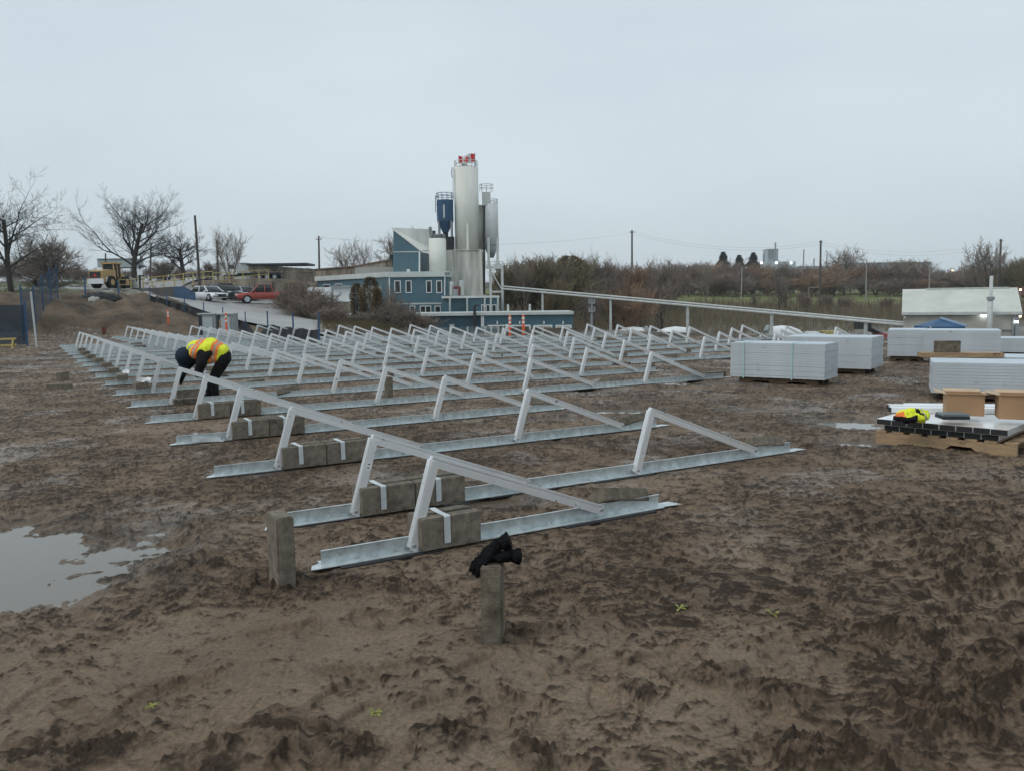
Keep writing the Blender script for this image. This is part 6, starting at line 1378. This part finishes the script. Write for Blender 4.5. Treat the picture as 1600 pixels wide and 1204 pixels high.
# ------------------------------------------------------------------ trees and scrub
def grow_tree(seed, H, spread, tr, nb=9, lv=4, lean=(0, 0), first=.28, droop=0.0, up=.35, twigs=4, fork=1, sides=3, tw=.012, wob=.16, tl=.62):
    """bare winter tree: trunk with limbs, then ever finer twigs; two meshes"""
    r = random.Random(seed); trunk, crown = MB(), MB()
    def branch(p, d, L, rad, lvl):
        n = 5 if lvl == 0 else (4 if lvl < 3 else 3); pts = [p]; q = p.copy(); dd = d.normalized()
        for k in range(n):
            dd = (dd + Vector((r.gauss(0, wob if lvl else wob * .4), r.gauss(0, wob if lvl else wob * .4), r.gauss(0, wob * .7 if lvl else 0) + (up * .16 if lvl else .05) - droop * .2 * (lvl > 1)))).normalized()
            q = q + dd * (L / n); pts.append(q.copy())
        e = .55 if lvl == 0 else .35
        rr = [max(tw, rad * (1 - (1 - e) * k / n)) for k in range(n + 1)]
        (trunk if lvl < 2 else crown).tube(pts, rr, (8 if lvl == 0 else 5 if lvl == 1 else sides), cap=False)
        if lvl >= lv: return
        m = nb if lvl == 0 else (6 if lvl == 1 else twigs + (lvl == 2))
        for k in range(m):
            t = first + (1 - first) * (k + r.random() * .8) / m if lvl == 0 else .2 + .8 * (k + r.random()) / m
            t = min(t, .995); f = t * n; i = min(int(f), n - 1); bp = pts[i].lerp(pts[i + 1], f - i); ax = (pts[i + 1] - pts[i]).normalized()
            az = r.uniform(0, 6.283) if lvl else k * 2.4 + r.uniform(-.5, .5)
            o_ = ax.orthogonal().normalized(); o_ = Matrix.Rotation(az, 3, ax) @ o_
            sp = spread if lvl == 0 else .75
            nd = (ax * (1.0 - .35 * sp) + o_ * sp + Vector((0, 0, up * .5))).normalized()
            ll = L * (.62 if lvl == 0 else .56) * (1.15 - .55 * t if lvl == 0 else 1.1 - .4 * t) * r.uniform(.75, 1.2)
            branch(bp, nd, ll, max(tw, rr[i] * (.46 if lvl == 0 else .55)), lvl + 1)
        if lvl > 0: branch(pts[-1], dd, L * .55, max(tw, rr[-1]), lvl + 1)
    for k in range(fork):
        d = Vector((lean[0], lean[1], 1)) if fork == 1 else Vector((.35 * math.cos(k * 6.28 / fork + seed), .35 * math.sin(k * 6.28 / fork + seed), 1))
        branch(Vector((0, 0, -.3)), d, H * tl, tr, 0)
    zs = max(v[2] for v in crown.v) if crown.v else H
    s = H / zs
    for mb in (trunk, crown): mb.v = [(v[0] * s, v[1] * s, v[2] * s) for v in mb.v]
    return trunk, crown
TREE = {}
def proto(key, bark, twig, **kw):
    t, c = grow_tree(**kw)
    def mk(mb, n, m):
        o = mb.build(n, m, off=(0, 0, 0)); me = o.data; bpy.data.objects.remove(o); return me
    TREE[key] = (mk(t, 'trunk', M[bark]), mk(c, 'crown', M[twig]), kw['H'])
def tree(key, px, Y, h, label, group=None, name='bare_tree', rz=None, cat='tree', base=None, wide=1.0, ytop=None):
    b = base or on(px, Y, -.05)
    if ytop is not None: h = at(px, ytop, b.y).z - b.z
    o = empty(name, b, rnd.uniform(0, 6.28) if rz is None else rz); tag(o, label, cat, group)
    t, c, H = TREE[key]; s = h / H; o.scale = (s * wide, s * wide, s)
    link('trunk', t, o, (0, 0, 0)); link('crown', c, o, (0, 0, 0)); return o
proto('oak', 'bark', 'bark', seed=3, H=15.5, spread=1.0, tr=.46, nb=17, lv=5, first=.22, up=.42, twigs=3, tw=.0085, wob=.18, tl=.80)
proto('open', 'bark', 'bark', seed=8, H=10.5, spread=.85, tr=.27, nb=12, lv=5, first=.25, up=.22, twigs=3, tw=.007, droop=.22, wob=.16, tl=.75)
proto('small', 'bark', 'bark', seed=24, H=8.0, spread=1.1, tr=.36, nb=9, lv=5, first=.35, up=.25, twigs=3, tw=.010, wob=.25, tl=.7)
proto('upright', 'twig', 'twig', seed=5, H=9.0, spread=.5, tr=.14, nb=9, lv=3, first=.25, up=.5, twigs=4, tw=.013, fork=3)
proto('dense', 'bark', 'twig', seed=13, H=7.0, spread=.8, tr=.16, nb=12, lv=4, first=.08, up=.3, twigs=4, tw=.012, fork=3)
proto('wood1', 'bark', 'twig', seed=31, H=11.0, spread=.7, tr=.17, nb=12, lv=4, first=.15, up=.45, twigs=4, tw=.018)
proto('wood2', 'twig', 'twig_purple', seed=32, H=9.0, spread=.8, tr=.15, nb=12, lv=4, first=.10, up=.4, twigs=4, tw=.020, fork=2)
proto('wood3', 'bark', 'twig_olive', seed=33, H=9.0, spread=.75, tr=.16, nb=13, lv=4, first=.06, up=.35, twigs=4, tw=.022, fork=2)
proto('willow', 'twig_orange', 'twig_orange', seed=34, H=8.0, spread=.85, tr=.18, nb=13, lv=4, first=.08, up=.35, twigs=4, tw=.020, fork=3)
proto('shrub', 'twig', 'twig', seed=35, H=3.0, spread=.9, tr=.05, nb=9, lv=3, first=.05, up=.35, twigs=5, tw=.010, fork=6)
proto('shrub_purple', 'twig_purple', 'twig_purple', seed=36, H=3.0, spread=.9, tr=.05, nb=9, lv=3, first=.05, up=.35, twigs=5, tw=.012, fork=6)
# left side
tree('open', 20, 66, 0, 'tall open bare tree on the grass at the left edge', ytop=262, rz=1.2, wide=1.05)
tree('oak', 212, 112, 0, 'big spreading bare tree behind the yellow loader', ytop=286, rz=.6, wide=1.2)
tree('small', 285, 108, 0, 'small gnarled bare tree right of the big spreading tree', ytop=350, rz=2.2, wide=1.1)
tree('dense', 82, 92, 0, 'dense dark twiggy tree behind the blue netting', ytop=358, rz=.4, wide=1.15)
tree('dense', 62, 98, 0, 'lower dense twiggy tree left of the dark twiggy one', ytop=392, rz=2.4, wide=1.3)
tree('upright', 362, 120, 0, 'thin upright bare tree in front of the pale site trailer', ytop=346, rz=.2, wide=.9)
tree('upright', 552, 128, 0, 'bare tree with a tall thin leader behind the storage wall', ytop=366, rz=2.2, wide=1.25)
tree('dense', 263, 120, 0, 'low bare thicket tree left of the small gnarled tree', ytop=400, rz=1.7, wide=1.5)
tree('dense', 330, 140, 0, 'far low bare tree between the leaning poles', ytop=404, rz=2.9)
tree('dense', 640, 130, 0, 'twig tips of a bare tree just above the hall roof', ytop=352, rz=1.1)
for k, (px, yt, Y) in enumerate(((-10, 408, 170), (20, 402, 175), (105, 414, 180), (135, 416, 185), (150, 420, 180), (190, 416, 200), (240, 414, 190), (300, 416, 190))):
    tree('wood2', px, Y, 0, '%s low bare tree from the left in the hedge line behind the road' % ORD[k], 'hedge line trees behind the road', ytop=yt, wide=1.9)
# driveway bushes in front of the blue building
for k, (px, yt, yb, key, lab, w) in enumerate(((466, 436, 492, 'shrub', 'tall brown bush beside the red pickup', 1.0), (484, 444, 498, 'shrub_purple', 'broad brown bush in front of the white container', 1.3), (500, 452, 503, 'shrub', 'brown bush at the right end of the bush row by the driveway', 1.3), (450, 456, 486, 'shrub', 'low brown bush at the tail of the red pickup', 1.5),
        (520, 474, 508, 'shrub_purple', 'low purple brown bush at the lower end of the driveway', 1.8), (474, 468, 498, 'shrub', 'ragged low bush hanging over the driveway edge', 1.8))):
    tree(key, px, 0, 0, lab, 'bare bushes beside the driveway', name='bare_bush', base=hit(px, yb, -.05), ytop=yt, wide=w, cat='bush')
for k, (px, yt, Y, w) in enumerate(((595, 470, 66, 1.2), (612, 462, 66, 1.0), (628, 478, 65, 1.5), (648, 486, 65, 1.6), (575, 486, 64, 1.8), (545, 492, 64, 2.0))):
    tree('shrub', px, Y, 0, '%s thin bare shrub from the left in front of the dark blue shed' % ORD[k], 'thin shrubs before the shed', name='bare_shrub', ytop=yt, wide=w, cat='bush')
tree('upright', 604, 70, 0, 'slender bare sapling in front of the blue building corner', ytop=432, wide=.8)

def leafy(seed, H, Wd, n, sz, m, cone=False):
    """evergreen: trunk plus many small sprays filling an uneven crown"""
    r = random.Random(seed); t = MB(); t.tube([(0, 0, -.3), (.03, .02, H * .5), (0, 0, H * .96)], [H * .022, H * .014, .01], 6); c = MB(); lobes = []
    for k in range(26): lobes.append((r.uniform(0, 6.28), r.random(), r.uniform(.72, 1.25)))
    for k in range(n):
        z = r.random() ** (.8 if cone else 1.0); a = r.uniform(0, 6.283)
        prof = (1 - z) ** 1.05 if cone else math.sin(math.pi * (.12 + .86 * z)) ** .6
        lob = 1.0
        for la, lz, ls in lobes:
            if abs(z - lz) < .10 and abs((a - la + 3.14) % 6.283 - 3.14) < .7: lob = ls
        tier = 1 + (.22 * math.sin(z * 30) if cone else 0)
        rad = Wd * prof * lob * tier * (r.random() ** .45); p_ = Vector((rad * math.cos(a), rad * math.sin(a), H * (.06 + .94 * z)))
        d = Vector((math.cos(a), math.sin(a), r.uniform(-.3, .9) if not cone else r.uniform(-.4, .3))).normalized(); s = d.cross(Vector((r.gauss(0, 1), r.gauss(0, 1), r.gauss(0, 1)))).normalized(); l = sz * r.uniform(.6, 1.4)
        c.add([p_ - s * l * .28, p_ + s * l * .28, p_ + d * l], [(0, 1, 2)])
    def mk(mb, nme, mm): o = mb.build(nme, mm, off=(0, 0, 0)); me = o.data; bpy.data.objects.remove(o); return me
    return mk(t, 'trunk', M['bark']), mk(c, 'crown', M[m]), H
TREE['cedar'] = leafy(1, 4.0, .95, 3000, .17, 'cedar'); TREE['conifer'] = leafy(2, 12.0, 3.8, 7000, .42, 'conifer', True)
TREE['olive'] = leafy(4, 9.0, 3.1, 5200, .36, 'twig_olive')
tree('cedar', 579, 67, 0, 'tall rusty green cedar shrub before the pale bin wall', ytop=434, name='cedar_shrub', cat='shrub', group='cedar shrubs before the blue building', wide=.95)
tree('cedar', 558, 68, 0, 'smaller rusty green cedar shrub left of the tall one', ytop=444, name='cedar_shrub', cat='shrub', group='cedar shrubs before the blue building', wide=.85)
tree('cedar', 590, 66, 0, 'thin rusty cedar shrub leaning beside the tall one', ytop=452, name='cedar_shrub', cat='shrub', group='cedar shrubs before the blue building', wide=.7)
# belt of trees right of the plant
rr = random.Random(42)
belt = []
for k, (px, yt, Y, key) in enumerate(((795, 402, 138, 'wood3'), (806, 408, 150, 'wood3'), (818, 392, 140, 'wood3'), (830, 396, 146, 'wood3'), (842, 402, 142, 'wood3'), (855, 408, 150, 'wood3'), (868, 398, 144, 'wood3'), (880, 394, 140, 'wood3'), (890, 402, 146, 'olive'), (902, 410, 144, 'wood2'),
        (914, 384, 150, 'wood1'), (926, 404, 152, 'wood2'), (938, 390, 152, 'wood1'), (952, 408, 156, 'wood2'), (966, 402, 158, 'wood1'), (980, 400, 156, 'wood2'), (994, 404, 158, 'wood1'), (1006, 404, 152, 'willow'), (1018, 410, 160, 'wood2'), (1030, 396, 150, 'wood1'), (1046, 404, 165, 'wood2'))):
    belt.append(tree(key, px, Y, 0, '%s tree from the left in the near tree belt right of the plant' % ORD[k], 'near tree belt right of the plant', ytop=yt + rr.uniform(-4, 9), wide=rr.uniform(.95, 1.4), name='belt_tree'))
for k, (px, yt, Y) in enumerate(((912, 382, 148), (936, 389, 150), (958, 397, 150), (1031, 393, 150), (1048, 400, 158), (1103, 402, 200), (818, 388, 136), (878, 391, 138))):
    tree('upright', px, Y, 0, '%s tall thin tree rising out of the near tree belt, from the left' % ORD[k], 'tall thin trees in the near belt', ytop=yt, wide=.75, name='belt_tree')
TENS = {2: 'twenty', 3: 'thirty', 4: 'forty', 5: 'fifty', 6: 'sixty'}
def ordn(k):
    k += 1
    if k <= 20: return ORD[k - 1]
    t, u = divmod(k, 10)
    return (TENS[t][:-1] + 'ieth') if u == 0 else TENS[t] + '-' + ORD[u - 1]
xs_ = list(np.linspace(1040, 1640, 40))
for k, x in enumerate(xs_):
    key = rr.choice(('wood2', 'wood2', 'wood1', 'wood2', 'wood1', 'willow')); Y = rr.uniform(266, 305); yt = 408 + rr.uniform(-6, 8) + (6 if x > 1450 else 0)
    tree(key, x + rr.uniform(-5, 5), Y, 0, '%s tree from the left in the wood behind the green field' % ordn(k), 'wood edge behind the green field', ytop=yt, wide=1.5, name='wood_tree')
xs_ = list(np.linspace(1034, 1630, 30))
for k, x in enumerate(xs_):
    key = rr.choice(('wood2', 'willow', 'wood1', 'wood2', 'wood1')); Y = rr.uniform(252, 262); yt = 432 + rr.uniform(-10, 8)
    tree(key, x + rr.uniform(-6, 6), Y, 0, '%s lower tree from the left along the far rim of the green field' % ordn(k), 'lower trees on the field rim', ytop=yt, wide=2.0, name='rim_tree')
for px, yt, Y, lab in ((1129, 394, 330, 'tallest dark conifer left of the far factory'), (1154, 399, 335, 'small dark conifer between two others'), (1176, 395, 330, 'dark broad conifer beside the far factory')):
    tree('conifer', px, Y, 0, lab, 'dark conifers on the skyline', name='conifer_tree', ytop=yt, wide=1.35)
tree('wood1', 1318, 290, 0, 'tall bare tree standing above the wood right of the brown pole', ytop=379, wide=1.5)
tree('wood1', 1545, 205, 0, 'tall bare tree beside the grey pole at far right', ytop=367, wide=1.1)
tree('wood3', 1414, 320, 0, 'dark round tree on the skyline before the far roof', ytop=402, wide=1.5)
tree('wood1', 1524, 230, 0, 'bare tree left of the tall one at far right', ytop=394, wide=1.5)
for k, (px, yt, Y) in enumerate(((1585, 402, 240), (1600, 398, 235), (1615, 404, 230))): tree('wood3', px, Y, 0, '%s dark tree at the right edge of the wood' % ORD[k], 'dark trees at the right edge', ytop=yt, wide=1.5)
# saplings standing in the scrub before the field
for k, (px, yt, Y, key) in enumerate(((960, 420, 120, 'wood1'), (983, 430, 118, 'willow'), (1000, 440, 125, 'wood1'), (1035, 412, 122, 'wood1'), (1218, 424, 150, 'wood1'), (1228, 440, 148, 'wood1'), (1180, 455, 150, 'wood1'), (1258, 452, 150, 'wood2'), (1290, 458, 152, 'wood2'), (870, 432, 120, 'wood3'), (925, 440, 116, 'wood1'), (1320, 460, 150, 'wood2'), (1385, 462, 150, 'wood2'))):
    tree(key, px, Y, 0, 'bare sapling in the scrub, %s' % (['by the second pipe post', 'reddish, right of the second pipe post', 'short, between the second and third pipe posts', 'tall, left of the third pipe post', 'tall dark, above the mixer drum', 'beside the tall dark one above the mixer drum', 'left of the tall dark pair', 'below the goal-like frame', 'at the foot of the brown pole', 'behind the first pipe post', 'behind the grey meter pole', 'right of the brown pole', 'left of the pale roof'][k]),
         'bare saplings in the scrub', name='bare_sapling', ytop=yt, wide=.9)
# scrub on the bank between yard and field
def scrub():
    r = random.Random(5); mb = MB()
    for k in range(30000):
        px = r.uniform(770, 1660); Y = r.uniform(122, 184) if px > 960 else r.uniform(112, 160)
        p_ = at(px, 480, Y); z = T(p_.x, p_.y) if k % 3 == 0 else None
        if z is None:
            z = lastz; p_ = Vector((last.x + r.uniform(-.6, .6), last.y + r.uniform(-.6, .6), 0))
        else: last, lastz = p_, z
        h = r.uniform(.5, 2.6) * (1.2 if Y < 150 else .75 if Y < 162 else .12); w = r.uniform(.02, .05) * Y / 130; d = Vector((r.gauss(0, .3), r.gauss(0, .3), 1)).normalized() * h
        a = Vector((p_.x, p_.y, z - .1)); s = Vector((w, 0, 0)) if r.random() < .7 else Vector((0, w, 0)); mb.add([a - s, a + s, a + d + Vector((r.gauss(0, .2), 0, 0))], [(0, 1, 2)], 0 if r.random() < .6 else (1 if r.random() < .6 else 2))
    o = mb.build('undergrowth', [M['twig_olive'], M['twig'], mat('dry_grass_stems', (.16, .12, .065), .9, 0, .3, .5)], off=(0, 0, 0)); tag(o, 'tangled brown winter scrub on the bank below the field', 'scrub', kind='stuff')
scrub()
def tufts(name, n, area, hh, m, label, seed):
    r = random.Random(seed); mb = MB()
    for k in range(n):
        (x0, x1), (Y0, Y1) = area[k % len(area)]
        p_ = on(r.uniform(x0, x1), r.uniform(Y0, Y1), -.03); h = hh * r.uniform(.4, 1.2)
        for q in range(5):
            w = .02 * p_.y / 60; b = p_ + Vector((r.gauss(0, .25), r.gauss(0, .25), 0)); mb.add([b - Vector((w, 0, 0)), b + Vector((w, 0, 0)), b + Vector((r.gauss(0, .12), r.gauss(0, .1), h))], [(0, 1, 2)])
    o = mb.build(name, m, off=(0, 0, 0)); tag(o, label, 'grass', kind='stuff')
tufts('bank_grass', 2600, [((500, 660), (56, 72)), ((560, 640), (60, 76))], .7, mat('dead_grass', (.12, .095, .05), .9, 0, .3, .6), 'dead brown grass on the slope before the dark blue shed', 3)
tufts('verge_grass', 1500, [((0, 95), (60, 95)), ((40, 130), (98, 120))], .35, mat('green_verge', (.075, .09, .03), .9, 0, .3, .5), 'short green grass of the verge round the left tree', 4)

# ------------------------------------------------------------------ damp air
def build_haze():
    m = bpy.data.materials.new('damp_air'); m.use_nodes = True; t = m.node_tree; t.nodes.clear()
    o = t.nodes.new('ShaderNodeOutputMaterial'); v = t.nodes.new('ShaderNodeVolumePrincipled'); v.inputs['Color'].default_value = (.94, .97, 1.0, 1); v.inputs['Density'].default_value = .00035; v.inputs['Anisotropy'].default_value = .8
    t.links.new(v.outputs['Volume'], o.inputs['Volume'])
    mb = MB(); mb.box(-1020, 1020, -1020, 1020, -60, 70); h = mb.build('haze', m, off=(0, 0, 0)); tag(h, 'thin damp haze in the air over the whole site', 'haze', kind='stuff')
build_haze()
